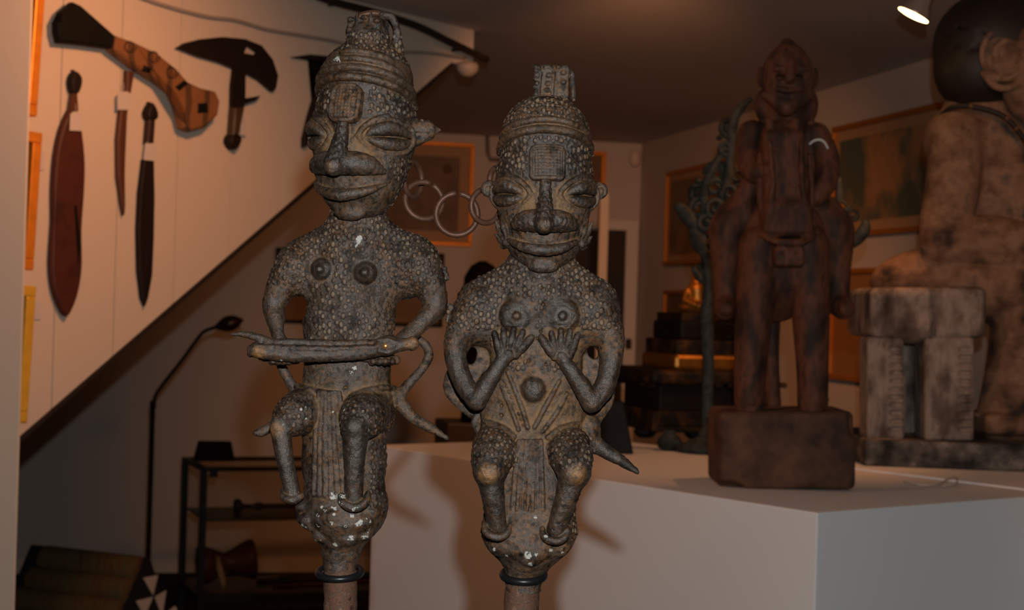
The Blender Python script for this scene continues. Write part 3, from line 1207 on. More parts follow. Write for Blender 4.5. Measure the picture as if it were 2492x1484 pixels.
# raised scarification bands on the belly and the belt
for a, b, m in (((1235, 902), (1284, 1036), (1262, 966)), ((1222, 942), (1262, 1042), (1244, 990)),
                ((1360, 925), (1300, 1036), (1332, 975)), ((1378, 955), (1320, 1046), (1352, 1002))):
    s.tube(s.on([a, m, b], 2), [5, 6.5, 5], 2.5, smooth=4)
for i in range(9):
    t_ = i / 8
    x, y = 1229 + 45 * t_, 925 + 105 * t_
    s.box((x, y, s.surf(x, y) + 1), (5, 3.2, 4), 1.5, rotz(25), 1)
s.tube(s.on([(1180, 1023), (1204, 1031), (1230, 1042), (1252, 1058)], 3), [7, 8, 8, 6], 3, smooth=3)
s.tube(s.on([(1404, 1030), (1380, 1034), (1354, 1044), (1332, 1060)], 3), [7, 8, 8, 6], 3, smooth=3)
# small casting holes
for x, y in ((1316, 700), (1321, 741), (1315, 806), (1307, 822), (1286, 876), (1329, 884), (1221, 985), (1220, 1008)):
    s.ell((x, y, s.surf(x, y)), (4, 4.5, 14), k=0.5, cut=True)
# thighs and knees pushed forward, shins, curled feet
for hip, knee, ank, foot in (((1205, 1085, 30), (1193, 1136, 104), (1210, 1268, 76), (1210, 1280)), ((1382, 1088, 30), (1394, 1138, 104), (1352, 1276, 80), (1348, 1290))):
    s.tube([hip, ((hip[0] + knee[0]) / 2, (hip[1] + knee[1]) / 2 - 4, 70), knee], [54, 50, 40], 8, smooth=3)
    s.ell((knee[0], knee[1], knee[2] + 22), (19, 21, 14), k=8)
    s.tube([knee, ((knee[0] + ank[0]) / 2, (knee[1] + ank[1]) / 2, 96), ank], [34, 27, 23], 6, smooth=3)
    fx, fy = foot
    s.tube([(fx - 30, fy - 14, 84), (fx - 24, fy + 4, 96), (fx, fy + 13, 102), (fx + 22, fy + 6, 96), (fx + 30, fy - 12, 84)], [7, 9, 10, 9, 7], 2, smooth=4)
# pleated apron
for i in range(7):
    t_ = i / 6
    x0, x1 = 1262 + 54 * t_, 1246 + 74 * t_
    s.tube(s.on([(x0, 1068), ((x0 + x1) / 2, 1140), (x1, 1232)], [8, 6, 0]), [5.5, 6, 5], 2)
# lumpy base
for x, y, r in ((1222, 1322, 34), (1352, 1322, 36), (1290, 1345, 30), (1245, 1300, 22), (1335, 1310, 24), (1362, 1290, 26), (1214, 1290, 24)):
    s.ell((x, y, s.surf(x, y) - r * 0.55), (r, r * 0.8, r * 0.8), k=5)
# flaps and stubs of the openwork behind
s.tube([(1108, 915, -62), (1106, 950, -62), (1140, 990, -58), (1170, 1020, -40)], [26, 29, 24, 18], 5, flat=0.35, smooth=3)
s.tube([(1476, 940, -62), (1474, 975, -60), (1446, 1020, -40)], [24, 24, 22], 5, flat=0.35, smooth=3)
s.box((1098, 765, -58), (13, 24, 9), 4, rotz(10))
s.box((1496, 744, -58), (12, 24, 9), 4, rotz(-8))
s.tube([(1100, 765, -58), (1160, 780, -50)], [10, 12], 4)
s.tube([(1496, 744, -58), (1440, 770, -50)], [10, 12], 4)
s.tube([(1180, 945, -50), (1130, 900, -55), (1110, 915, -60)], [14, 16, 12], 5)
# tail spike
s.tube([(1430, 1040, -30), (1442, 1074, -30), (1468, 1096, -26), (1512, 1122, -20), (1552, 1150, -16)], [34, 24, 18, 14, 6], 8, smooth=4)
s.tube([(1166, 1005, -40), (1154, 1030, -36), (1166, 1050, -30)], [10, 9, 12], 5)
V, Q = s.mesh()


def mask_r(V, N):
    x, y, z = V[:, 0], V[:, 1], V[:, 2]
    m = np.zeros(len(V))
    m[(y < 850)] = 1
    m[(y < 900) & (np.abs(x - 1300) < 60)] = 1
    m[((x < 1150) | (x > 1460)) & (y > 815)] = 0
    for bx in (1257, 1367):
        m[((x - bx) / 50) ** 2 + ((y - 768) / 50) ** 2 < 1] = 0
    m[(y > 795) & (x > 1185) & (x < 1425) & (z > 52)] = 0
    m[(y > 800) & (y < 880) & (np.abs(x - 1300) > 105)] = 0
    for kx in (1197, 1388):
        d = np.sqrt((x - kx) ** 2 + (y - 1100) ** 2)
        m[(d < 62) & (y < 1128) & (y > 1040)] = 1
    m[(y > 1160) & (y < 1310) & (np.abs(x - 1290) > 92) & (z < 76)] = 1
    return m


V, N, dust, wear = finish(V, Q, mask_r, 11.5, 6.6, 3.1)
x, y, z = V[:, 0], V[:, 1], V[:, 2]
dust = np.clip(dust + 0.4 * ((z < 70) & (y > 795) & (y < 880) & (np.abs(np.abs(x - 1304) - 62) < 46) & (N[:, 2] > 0)) + 0.34 * np.exp(-((y - 1000) / 95) ** 2) * (N[:, 2] > 0.2) * (z < 62) * (np.abs(x - 1297) < 140), 0, 1)
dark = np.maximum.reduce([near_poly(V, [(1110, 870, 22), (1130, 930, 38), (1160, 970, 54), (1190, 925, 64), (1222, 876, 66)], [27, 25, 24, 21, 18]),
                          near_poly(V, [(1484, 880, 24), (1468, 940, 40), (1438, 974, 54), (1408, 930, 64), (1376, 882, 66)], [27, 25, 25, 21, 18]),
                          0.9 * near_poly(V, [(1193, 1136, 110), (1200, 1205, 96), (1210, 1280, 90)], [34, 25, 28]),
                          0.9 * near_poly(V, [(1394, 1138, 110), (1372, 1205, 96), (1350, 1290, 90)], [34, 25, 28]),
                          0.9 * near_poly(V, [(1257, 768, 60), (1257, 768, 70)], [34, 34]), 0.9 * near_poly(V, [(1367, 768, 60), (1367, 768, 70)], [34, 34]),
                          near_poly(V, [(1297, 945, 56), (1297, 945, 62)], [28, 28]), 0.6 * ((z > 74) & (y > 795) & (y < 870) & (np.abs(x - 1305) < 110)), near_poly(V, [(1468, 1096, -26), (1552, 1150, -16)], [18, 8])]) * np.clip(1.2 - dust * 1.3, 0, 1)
rub = 0.9 * blob(V, (1190, 1138, 134), 30) + 0.9 * blob(V, (1398, 1140, 134), 30) + 0.4 * blob(V, (1255, 768, 90), 26)
fleck = np.zeros(len(V))
for fx, fy, fr in ((1285, 1338, 14), (1303, 1336, 9), (1202, 1328, 8), (1232, 1344, 7), (1290, 1362, 10), (1340, 1330, 8), (1366, 1336, 7), (1326, 1290, 8), (1302, 1248, 7)):
    q = np.argmin((x - fx) ** 2 + (y - fy) ** 2 - 3 * z)
    fleck += blob(V, (fx, fy, z[q]), fr)
tag(sculpt_object('body', V, Q, TW, M_BRONZE, figR, dict(wear=wear, dust=dust, rub=np.clip(rub, 0, 1), fleck=fleck, dark=dark)), 'pellet-covered bronze body with hands on chest, bent knees and pleated apron')


def rod(parent, x0, x1, y0, r, seed):
    rg = np.random.default_rng(seed)
    bm = bmesh.new()
    n = 22
    rings = []
    m = 26
    z_end = P1(TW, x1, 2000).z
    for i in range(m):
        t_ = i / (m - 1)
        yy = y0 + (1830 - y0) * t_
        c = P1(TW, x0 + (x1 - x0) * t_, yy, 0)
        rr = r * YS * K / F
        rings.append([bm.verts.new(c + Vector((math.cos(2 * math.pi * k / n), math.sin(2 * math.pi * k / n), 0)) * rr * (1 + 0.03 * rg.standard_normal())) for k in range(n)])
    for a_, b_ in zip(rings[:-1], rings[1:]):
        for k in range(n):
            bm.faces.new((a_[k], a_[(k + 1) % n], b_[(k + 1) % n], b_[k]))
    bm.faces.new(rings[0])
    bm.faces.new(rings[-1])
    return tag(from_bm('iron_rod', bm, M_IRON, parent, True), 'rusty brown iron rod')


rod(figR, 1273, 1245, 1395, 42, 3)
tag(ring_world('rubber_ring', (1274, 1399, 0), 50, 9, 0.02, 9.5, M_ORING, figR), 'black rubber ring around the rod')

# ------------------------------------------------------------------ left-hand figure, holding a beast-headed staff
figL = empty('bronze_figure', P1(TW, 828, 1500), 'bronze standing figure with turned head, holding a horizontal animal-headed staff', 'statue', 'pair of chained bronze figures')
V, Q, A = make_head('turned')
HL = rotz(2.5) @ roty(-20) @ rotx(-2)
hcL = (890, 302, 14)
headL = sculpt_object('head', V, Q, lambda V: head_tw(V, HL, hcL, 1.07), M_BRONZE, figL, A)
tag(headL, 'turned bronze head with pointed ear under a many-ridged cap')
V, Q, A = make_plaque('turned')
sculpt_object('forehead_plaque', V, Q, lambda V: head_tw(V @ rotx(14).T + np.array([2, -36, zf(2, -36) + 2]), HL, hcL, 1.07), M_BRONZE, headL, A)

s = Sculpt((570, 500, -130), (1110, 1420, 190), 2.5)
s.tube([(872, 530, 0), (868, 600, -4)], [70, 84], flat=0.78)
s.tube([(828, 570, -6), (735, 626, -12)], [40, 44], 24, flat=0.8)
s.tube([(914, 570, -6), (1000, 620, -12)], [40, 46], 24, flat=0.8)
s.ell((862, 660, -10), (140, 95, 64), k=40)
s.ell((735, 655, -10), (60, 66, 54), k=25)
s.ell((1000, 652, -10), (72, 74, 56), k=25)
s.ell((850, 760, -8), (112, 150, 66), k=30)
s.tube([(846, 800, -8), (842, 960, -12)], [104, 108], 20, flat=0.62)
s.ell((838, 1010, -14), (120, 90, 66), k=24)
s.ell((836, 1120, -14), (104, 130, 74), k=30)
s.ell((838, 1230, -8), (106, 92, 80), k=26)
s.tube([(836, 1270, 0), (830, 1335, 0)], [86, 48], 20)
s.tube([(830, 1330, 0), (828, 1376, 0)], [43, 41], 8)
s.snap()
# arms with elbows out
s.tube([(720, 645, 0), (690, 690, 4), (668, 742, 10), (678, 785, 30), (692, 828, 52)], [50, 38, 28, 23, 19], 10, smooth=4)
s.tube([(1016, 645, 0), (1044, 695, 4), (1058, 742, 10), (1024, 788, 32), (978, 832, 54)], [56, 40, 29, 22, 20], 10, smooth=4)
s.ell((1066, 752, 2), (20, 26, 20), k=8)
# openings between arm and trunk
s.ell((726, 752, -10), (22, 36, 90), rotz(18), k=5, cut=True)
s.ell((995, 755, -10), (26, 36, 90), rotz(40), k=5, cut=True)
s.ell((712, 800, -10), (20, 34, 90), k=5, cut=True)
s.ell((980, 810, -30), (16, 20, 60), k=4, cut=True)
# breasts
for x, y, r, dx in ((790, 656, 27, -4), (893, 664, 28, 0)):
    z = s.surf(x, y)
    s.ell((x, y, z - 2), (r, r, 24), k=6)
    s.ell((x + dx, y, z + 22), (10, 10, 9), k=5)
# hands gripping the staff from below: curled fingers
for x0, sg in ((668, 1), (908, 1)):
    for i in range(4):
        xx = x0 + i * (13 if x0 < 700 else 15)
        s.tube([(xx, 866, 50), (xx + 4, 878, 68), (xx + 8, 876, 82)], [9, 9, 7], 2)
    s.tube([(x0 - 22, 868, 60), (x0 + 60, 874, 60)], [9, 11], 4)
# belt line and ledge under the plain waist
s.tube(s.on([(722, 938), (760, 946), (800, 952)], 4) + [], [7, 7, 5], 3)
s.tube(s.on([(862, 962), (900, 948), (935, 942), (950, 946)], 5), [6, 8, 8, 6], 3, smooth=3)
s.ell((846, 940, s.surf(846, 940)), (6, 4, 12), k=0.5, cut=True)
s.ell((868, 789, s.surf(868, 789)), (3, 3, 12), k=0.5, cut=True)
# thighs, knees, shins, feet
s.tube([(890, 1000, 20), (886, 1012, 66), (876, 1034, 104)], [62, 54, 34], 8, smooth=3)
s.ell((876, 1030, 124), (22, 24, 18), k=8)
s.tube([(876, 1040, 106), (872, 1120, 104), (870, 1200, 92)], [32, 24, 22], 6, smooth=3)
s.tube([(840, 1196, 92), (846, 1212, 104), (872, 1222, 110), (896, 1212, 104), (904, 1192, 92)], [8, 10, 11, 10, 8], 2, smooth=4)
s.tube([(740, 1000, 20), (718, 1012, 54), (696, 1034, 78)], [58, 46, 26], 8, smooth=3)
s.ell((686, 1030, 92), (15, 22, 14), k=6)
s.tube([(694, 1040, 82), (706, 1115, 86), (722, 1190, 78)], [25, 21, 19], 6, smooth=3)
s.tube([(700, 1186, 74), (704, 1200, 88), (724, 1206, 94), (744, 1196, 86)], [8, 10, 10, 8], 2, smooth=4)
# apron folds
for i in range(7):
    t_ = i / 6
    x0, x1 = 782 + 50 * t_, 770 + 86 * t_
    s.tube(s.on([(x0, 952), ((x0 + x1) / 2 - 2, 1060), (x1, 1196)], [8, 8, 4]), [6, 7, 7.5], 2.5)
s.tube(s.on([(772, 1200), (816, 1206), (856, 1198)], 2), 4, 3)
# crust at the foot of the figure
for x, y, r in ((760, 1262, 30), (820, 1250, 34), (880, 1262, 34), (905, 1240, 24), (790, 1296, 26), (850, 1300, 30), (745, 1230, 22), (890, 1292, 22)):
    s.ell((x, y, s.surf(x, y) - r * 0.6), (r, r * 0.75, r * 0.8), k=4)
s.tube(s.on([(735, 1232), (738, 1262), (760, 1278)], 2), [14, 15, 9], 4)
# openwork loops and spikes at the back
s.tube([(1008, 822, -30), (1034, 840, -34), (1042, 868, -36), (1024, 900, -36), (990, 938, -32), (966, 968, -28)], [10, 11, 11, 11, 12, 17], 5, smooth=4)
s.tube([(950, 960, -28), (974, 984, -28), (1004, 1018, -26), (1046, 1042, -22), (1088, 1068, -18)], [22, 18, 14, 12, 4.5], 5, smooth=4)
s.tube([(672, 870, -28), (684, 900, -32), (700, 928, -30), (718, 956, -26)], [11, 12, 12, 15], 5, smooth=4)
s.tube([(700, 1018, -30), (664, 1036, -26), (634, 1052, -22), (620, 1054, -20)], [14, 13, 12, 8], 5, smooth=4)
s.box((1070, 668, -50), (19, 17, 10), 4, rotz(-15))
s.tube([(1060, 672, -50), (1010, 680, -45)], [12, 14], 4)
s.ell((980, 690, -30), (46, 40, 14), k=6)
s.ell((756, 700, -30), (30, 26, 14), k=6)
V, Q = s.mesh()


def mask_l(V, N):
    x, y, z = V[:, 0], V[:, 1], V[:, 2]
    m = np.zeros(len(V))
    m[(y < 720)] = 1
    m[(y < 850) & (x > 740) & (x < 962)] = 1
    m[(y > 690) & ((x < 700) | (x > 1040))] = 0
    for bx, by in ((790, 656), (893, 664)):
        m[((x - bx) / 34) ** 2 + ((y - by) / 34) ** 2 < 1] = 0
    d = np.sqrt((x - 885) ** 2 + (y - 1005) ** 2)
    m[(d < 84) & (y < 1050) & (y > 956) & (x > 838) & (np.sqrt((x - 876) ** 2 + (y - 1034) ** 2) > 26)] = 1
    d = np.sqrt((x - 728) ** 2 + (y - 1000) ** 2)
    m[(d < 60) & (y < 1050) & (y > 955) & (x < 768) & (np.sqrt((x - 690) ** 2 + (y - 1034) ** 2) > 22)] = 1
    m[(y > 1070) & (y < 1240) & (x > 902) & (z < 80)] = 1
    return m


V, N, dust, wear = finish(V, Q, mask_l, 10.5, 5.8, 2.8, 1.45)
x, y, z = V[:, 0], V[:, 1], V[:, 2]
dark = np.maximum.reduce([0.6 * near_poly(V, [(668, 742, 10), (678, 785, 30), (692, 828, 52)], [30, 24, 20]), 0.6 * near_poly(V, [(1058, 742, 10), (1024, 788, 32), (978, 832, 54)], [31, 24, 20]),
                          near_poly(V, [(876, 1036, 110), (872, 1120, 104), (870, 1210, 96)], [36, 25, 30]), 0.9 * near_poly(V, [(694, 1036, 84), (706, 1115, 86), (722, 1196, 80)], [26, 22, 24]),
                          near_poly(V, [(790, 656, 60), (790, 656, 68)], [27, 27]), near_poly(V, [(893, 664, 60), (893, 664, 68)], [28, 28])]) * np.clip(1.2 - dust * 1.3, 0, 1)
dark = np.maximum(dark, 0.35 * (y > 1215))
rub = 0.7 * blob(V, (684, 1038, 104), 24)
fleck = np.zeros(len(V))
rg = np.random.default_rng(5)
spots = [(882, 586, 15), (874, 600, 8), (868, 893, 8), (860, 905, 9), (820, 1198, 15), (842, 1194, 14), (780, 1246, 8), (742, 1278, 14), (757, 1304, 12), (885, 1262, 10), (860, 1300, 13), (838, 1212, 10),
         (815, 1262, 8), (798, 1232, 8), (905, 1285, 12), (890, 1300, 10), (770, 1312, 10), (864, 1244, 8), (824, 1228, 7), (780, 1270, 8), (850, 1270, 8)]
spots += [(rg.uniform(730, 940), rg.uniform(1220, 1320), rg.uniform(4, 9)) for _ in range(14)]
spots += [(rg.uniform(700, 930), rg.uniform(965, 1030), rg.uniform(3, 6)) for _ in range(10)]
for fx, fy, fr in spots:
    q = np.argmin((x - fx) ** 2 + (y - fy) ** 2 - 3 * z)
    fleck += blob(V, (fx, fy, z[q]), fr)
dust = np.clip(dust + 0.25 * np.exp(-((y - 960) / 60) ** 2) * (N[:, 2] > 0.2) + 0.2 * (y > 700) * (y < 850), 0, 1)
tag(sculpt_object('body', V, Q, TW, M_BRONZE, figL, dict(wear=wear, dust=dust, rub=np.clip(rub, 0, 1), fleck=fleck, dark=dark)), 'pellet-covered bronze body with elbows out, bent knees and pleated apron')
rod(figL, 829, 826, 1335, 40, 9)
tag(ring_world('rubber_ring', (827, 1392, 0), 52, 9, 0.0, 8.5, M_ORING, figL), 'black rubber ring around the rod')

# the staff lying across both hands
s = Sculpt((560, 780, 30), (1040, 900, 150), 2.0)
s.tube([(640, 850, 96), (700, 858, 100), (800, 860, 104), (900, 854, 102), (956, 842, 98)], [18, 19, 17, 16, 14], 3, smooth=3)
s.tube([(650, 832, 92), (720, 832, 98), (820, 834, 100), (900, 834, 98), (950, 830, 94)], [9, 11, 10, 10, 9], 2, smooth=3)
s.tube([(640, 840, 104), (720, 844, 112), (820, 846, 114), (920, 842, 110)], [6, 8, 8, 7], 2, smooth=3)
s.tube([(576, 812, 80), (600, 811, 84), (630, 816, 88), (668, 828, 92)], [3.5, 7, 9, 10], 3, smooth=3)
s.tube([(624, 858, 96), (626, 846, 96), (640, 838, 96)], [8, 10, 10], 4)
s.ell((950, 838, 100), (34, 24, 22), rotz(-8), k=6)
s.tube([(958, 838, 98), (990, 836, 98), (1012, 834, 98)], [19, 15, 14], 5)
s.ell((1010, 826, 98), (13, 9, 13), k=2)
s.ell((1008, 843, 98), (12, 7, 12), k=2)
s.tube([(1024, 835, 98), (994, 836, 112)], 2, 1, cut=True)
s.tube([(930, 826, 116), (952, 822, 118), (974, 830, 114)], 3.5, 2)
s.tube([(930, 850, 116), (952, 856, 116), (974, 846, 112)], 3.5, 2)
V, Q = s.mesh()
V, N, dust, wear = finish(V, Q, lambda V, N: np.zeros(len(V)))
rub = 0.9 * blob(V, (646, 856, 114), 22) + 0.7 * blob(V, (1010, 832, 110), 22)
fl = np.zeros(len(V))
for fx in (780, 700, 740, 820):
    fl += blob(V, (fx, 872, 110), 5)
st = sculpt_object('staff', V, Q, TW, M_BRONZE, figL, dict(wear=wear, dust=dust * 0.6, rub=np.clip(rub, 0, 1), fleck=fl, dark=0.7 * (dust < 0.35)))
tag(st, 'horizontal bronze staff ending in an animal head')
c = P1(TW, 947, 839, 116)
lathe('staff_eye', c, [(0.0035, -0.003), (0.0034, 0.0), (0.0026, 0.0022), (0.001, 0.003)], M_EYE, st, 16, (0, -1, 0))

# chain: a ring through the left cap loop, and four links between the two heads
tag(ring_world('cap_ring', (905, 80, -14), 58, 54, 0.06, 8, M_RING, figL), 'iron ring through the loop of the cap')
chain = empty('iron_chain', P1(TW, 1110, 525, 0), 'rusty open-link iron chain hanging between the two bronze heads', 'chain')


def clink(c, r, gap_deg, yaw, tilt, rad=7.2):
    """open round link in sculpting units"""
    pts = []
    n = 36
    g0 = math.radians(gap_deg)
    R = roty(yaw) @ rotx(tilt)
    for i in range(n + 1):
        a = g0 + math.radians(4) + (2 * math.pi - math.radians(8)) * i / n
        p = R @ np.array([r * math.cos(a), r * math.sin(a), 0.0])
        pts.append(P1(TW, c[0] + p[0], c[1] + p[1], c[2] + p[2]))
    tube('link', pts, rad * YS * K / F, M_RING, chain, 14)


clink((1003, 434, -36), 42, 200, 62, 0)
clink((1030, 486, -30), 47, -62, 18, 12)
clink((1111, 520, -26), 51, -88, 4, -6)
clink((1182, 500, -30), 41, 255, 30, 0)
clink((1212, 440, -44), 36, 250, 55, 0)

# ================================================================== ON THE STAIR WALL
M_BLADE = plain('dark forged iron', (0.012, 0.007, 0.005), 0.6, metal=0.1, spec=0.2, var=0.4, scale=30, bump=0.0006)
M_BLADE2 = plain('brown oiled iron', (0.040, 0.020, 0.012), 0.5, metal=0.3, var=0.4, scale=30, bump=0.0006)
M_LEATHER = blotchy('dark red leather', [(0.035, 0.0065, 0.003), (0.075, 0.014, 0.006), (0.055, 0.010, 0.004)], 14, 0.6, 0, 0.001, 0.4)
M_WOODH = plain('reddish wood', (0.085, 0.030, 0.013), 0.5, var=0.35, scale=18, stretch=(1, 1, 0.2))
M_TAG = plain('paper tag', (0.52, 0.46, 0.42), 0.8, var=0.06, scale=20)
M_CLUBK = plain('blackened wood', (0.006, 0.006, 0.005), 0.6, spec=0.1, var=0.3, scale=14)
M_HANDLE = plain('dark brown wood grip', (0.055, 0.032, 0.016), 0.5, var=0.4, scale=30)
# carved fibre binding: warm tan with dark bands
t = NT('banded woven sheath')
v = t.coord()
wv = t.n('ShaderNodeTexWave', Scale=9.0, Distortion=1.5)
t.l(v, wv.inputs['Vector'])
band = t.ramp(wv.outputs['Fac'], [(0.74, 0.0), (0.86, 1.0)])
c1 = t.mix(t.noise(26, v, 4), (0.15, 0.060, 0.020), (0.24, 0.100, 0.034))
M_WOVEN = t.set(t.mix(t.math('MULTIPLY', band, 0.8), c1, (0.055, 0.026, 0.012)), 0.65)


def wpts(pl, pts, smooth=0, closed=True):
    q = [pl.sz(*p) for p in pts]
    if smooth:
        return [tuple(x) for x in spline(q, smooth, closed)]
    return q


def price_tag(parent, pl, x, y, w=26, h=34, rot=0.0, off=0.016):
    q = []
    for dx, dy in ((-w / 2, -h / 2 + 7), (-w / 2 + 7, -h / 2), (w / 2 - 7, -h / 2), (w / 2, -h / 2 + 7), (w / 2, h / 2), (-w / 2, h / 2)):
        q.append((x + dx * math.cos(rot) - dy * math.sin(rot), y + dx * math.sin(rot) + dy * math.cos(rot)))
    tag(slab('price_tag', pl, wpts(pl, q), off, 0.0012, M_TAG, parent), 'small blank paper tag')
    a = pl.sz(x, y - h / 2)
    b = pl.sz(x + 2, y - h / 2 - 22)
    tube('tag_string', [pl.w(*a, off), pl.w(*b, off * 0.8)], 0.0006, M_TAG, parent, 6)


def hung(name, x, y, label, cat='weapon'):
    a = W_S.sz(x, y)
    o = empty(name, W_S.w(*a, 0.0), label, cat, 'weapons hung on the stair wall')
    tube('hanging_nail', [W_S.w(*a, 0.0), W_S.w(*a, 0.022 if name == 'curved_club' else 0.012)], 0.0018, M_BLADE, o, 8)
    return o


# curved club with a black end and a banded woven sheath
cl = hung('curved_club', 200, 90, 'thick curved club with black blade end and banded tan woven sheath')
slab('blade_end', W_S, wpts(W_S, [(124, 32), (152, 8), (170, 16), (252, 88), (246, 122), (180, 113), (118, 107), (112, 84), (111, 58), (121, 54)]), 0.020, 0.022, M_CLUBK, cl, 0.006)
slab('woven_sheath', W_S, wpts(W_S, [(250, 88), (300, 106), (350, 130), (400, 170), (426, 200), (460, 216), (494, 224), (505, 248), (500, 282), (470, 312), (436, 322), (416, 314), (404, 262), (388, 228), (360, 206), (300, 168), (243, 126)]), 0.020, 0.028, M_WOVEN, cl, 0.008)
slab('dark_patch', W_S, wpts(W_S, [(448, 254), (470, 252), (472, 276), (447, 278)]), 0.046, 0.003, M_CLUBK, cl)
slab('dark_band', W_S, wpts(W_S, [(392, 214), (414, 198), (424, 206), (402, 224)]), 0.045, 0.004, M_CLUBK, cl)
tube('binding_knot', [W_S.w(*W_S.sz(314, 168), 0.046), W_S.w(*W_S.sz(330, 174), 0.046)], 0.007, M_CLUBK, cl)
for x, y in ((282, 116), (340, 140), (384, 178)):
    q = [W_S.w(*W_S.sz(x + 16 * math.cos(a) * (1 - 0.03 * i), y + 16 * math.sin(a) * (1 - 0.03 * i)), 0.0482) for i, a in enumerate(np.linspace(0, 7.5, 16))]
    tube('incised_spiral', q, 0.0014, M_CLUBK, cl, 6)

# broad red leather scabbard
sc_ = hung('leather_scabbard', 172, 172, 'broad dark red leather scabbard with a black spear-shaped grip')
slab('scabbard', W_S, wpts(W_S, [(162, 268), (178, 268), (190, 330), (196, 400), (194, 470), (188, 560), (189, 640), (182, 700), (168, 745), (152, 770), (136, 750), (119, 705), (112, 640), (118, 540), (118, 460), (124, 380), (136, 320), (154, 276)], 3), 0.004, 0.016, M_LEATHER, sc_, 0.007)
slab('seam', W_S, wpts(W_S, [(166, 500), (172, 500), (182, 600), (176, 640), (172, 590)]), 0.0195, 0.002, M_CLUBK, sc_)
slab('neck', W_S, wpts(W_S, [(165, 225), (176, 225), (179, 270), (158, 272)]), 0.006, 0.014, M_WOODH, sc_, 0.003)
slab('grip', W_S, wpts(W_S, [(172, 174), (184, 186), (186, 204), (178, 228), (164, 228), (158, 204), (162, 184)], 3), 0.005, 0.020, M_BLADE, sc_, 0.006)
price_tag(sc_, W_S, 168, 296, 30, 46, 0.05, 0.024)

# slim sword
sl_ = hung('slim_sword', 308, 180, 'slim reddish sword with a tapering curved point, below the club')
slab('grip', W_S, wpts(W_S, [(298, 172), (317, 176), (308, 228), (296, 228)]), 0.004, 0.014, M_WOODH, sl_, 0.004)
slab('blade', W_S, wpts(W_S, [(284, 262), (302, 262), (297, 340), (295, 430), (296, 500), (292, 525), (287, 500), (277, 430), (276, 340)]), 0.004, 0.012, M_WOODH, sl_, 0.004)
price_tag(sl_, W_S, 289, 246, 32, 44, 0.0, 0.018)

# dark broad sword
ds = hung('dark_sword', 356, 250, 'long black sword with a bulb pommel, hanging right of the slim sword')
slab('pommel', W_S, wpts(W_S, [(357, 250), (370, 272), (368, 292), (347, 292), (343, 272)], 3), 0.004, 0.022, M_BLADE, ds, 0.007)
slab('grip', W_S, wpts(W_S, [(349, 288), (366, 288), (362, 350), (344, 350)]), 0.005, 0.016, M_BLADE2, ds, 0.004)
slab('blade', W_S, wpts(W_S, [(340, 388), (366, 390), (368, 480), (366, 580), (362, 670), (352, 725), (344, 745), (336, 725), (328, 660), (326, 560), (330, 470)]), 0.004, 0.012, M_BLADE, ds, 0.005)
price_tag(ds, W_S, 353, 368, 28, 46, 0.1, 0.018)

# crescent throwing knife with a cut-out
cres = hung('crescent_axe', 560, 100, 'black crescent-bladed axe with a small cut-out and side spur', 'weapon')
bm = bmesh.new()
outer = wpts(W_S, [(420, 118), (440, 106), (480, 96), (530, 91), (585, 96), (625, 112), (652, 146), (665, 185), (660, 215), (652, 224), (620, 196), (586, 178), (585, 240), (600, 238), (622, 234), (610, 246), (585, 254), (580, 262), (553, 262), (554, 210), (559, 168), (520, 152), (470, 138), (440, 126)])
hole = wpts(W_S, [(590, 110), (616, 128), (612, 136), (582, 130)])
for off in (0.006, 0.018):
    vo = [bm.verts.new(W_S.w(*p, off)) for p in outer]
    vh = [bm.verts.new(W_S.w(*p, off)) for p in hole]
    ed = [bm.edges.new((vo[i], vo[(i + 1) % len(vo)])) for i in range(len(vo))] + [bm.edges.new((vh[i], vh[(i + 1) % len(vh)])) for i in range(len(vh))]
    bmesh.ops.triangle_fill(bm, use_beauty=True, use_dissolve=False, edges=ed)
    if off == 0.006:
        lo_o, lo_h = vo, vh
for A_, B_ in ((lo_o, vo), (lo_h, vh)):
    for i in range(len(A_)):
        j = (i + 1) % len(A_)
        bm.faces.new((A_[i], A_[j], B_[j], B_[i]))
from_bm('blade', bm, M_BLADE, cres)
slab('grip', W_S, wpts(W_S, [(553, 262), (579, 262), (572, 300), (566, 330), (548, 330), (551, 290)]), 0.005, 0.022, M_HANDLE, cres, 0.006)
slab('pommel', W_S, wpts(W_S, [(548, 328), (568, 328), (572, 345), (560, 364), (550, 362), (541, 345)], 3), 0.003, 0.026, M_BLADE, cres, 0.007)
price_tag(cres, W_S, 584, 312, 14, 36, 0.05, 0.012)

# sickle
sk = hung('sickle', 800, 138, 'dark sickle-shaped iron blade partly hidden behind the turned bronze head')
slab('blade', W_S, wpts(W_S, [(700, 140), (745, 133), (800, 138), (812, 150), (804, 178), (782, 230), (758, 300), (738, 354), (728, 360), (728, 338), (742, 280), (762, 215), (788, 155), (745, 148)]), 0.006, 0.014, M_BLADE, sk, 0.003)

# frames half hidden behind the near wall end
M_DARKPIC = plain('dark print behind glass', (0.02, 0.014, 0.010), 0.4, var=0.4, scale=12)


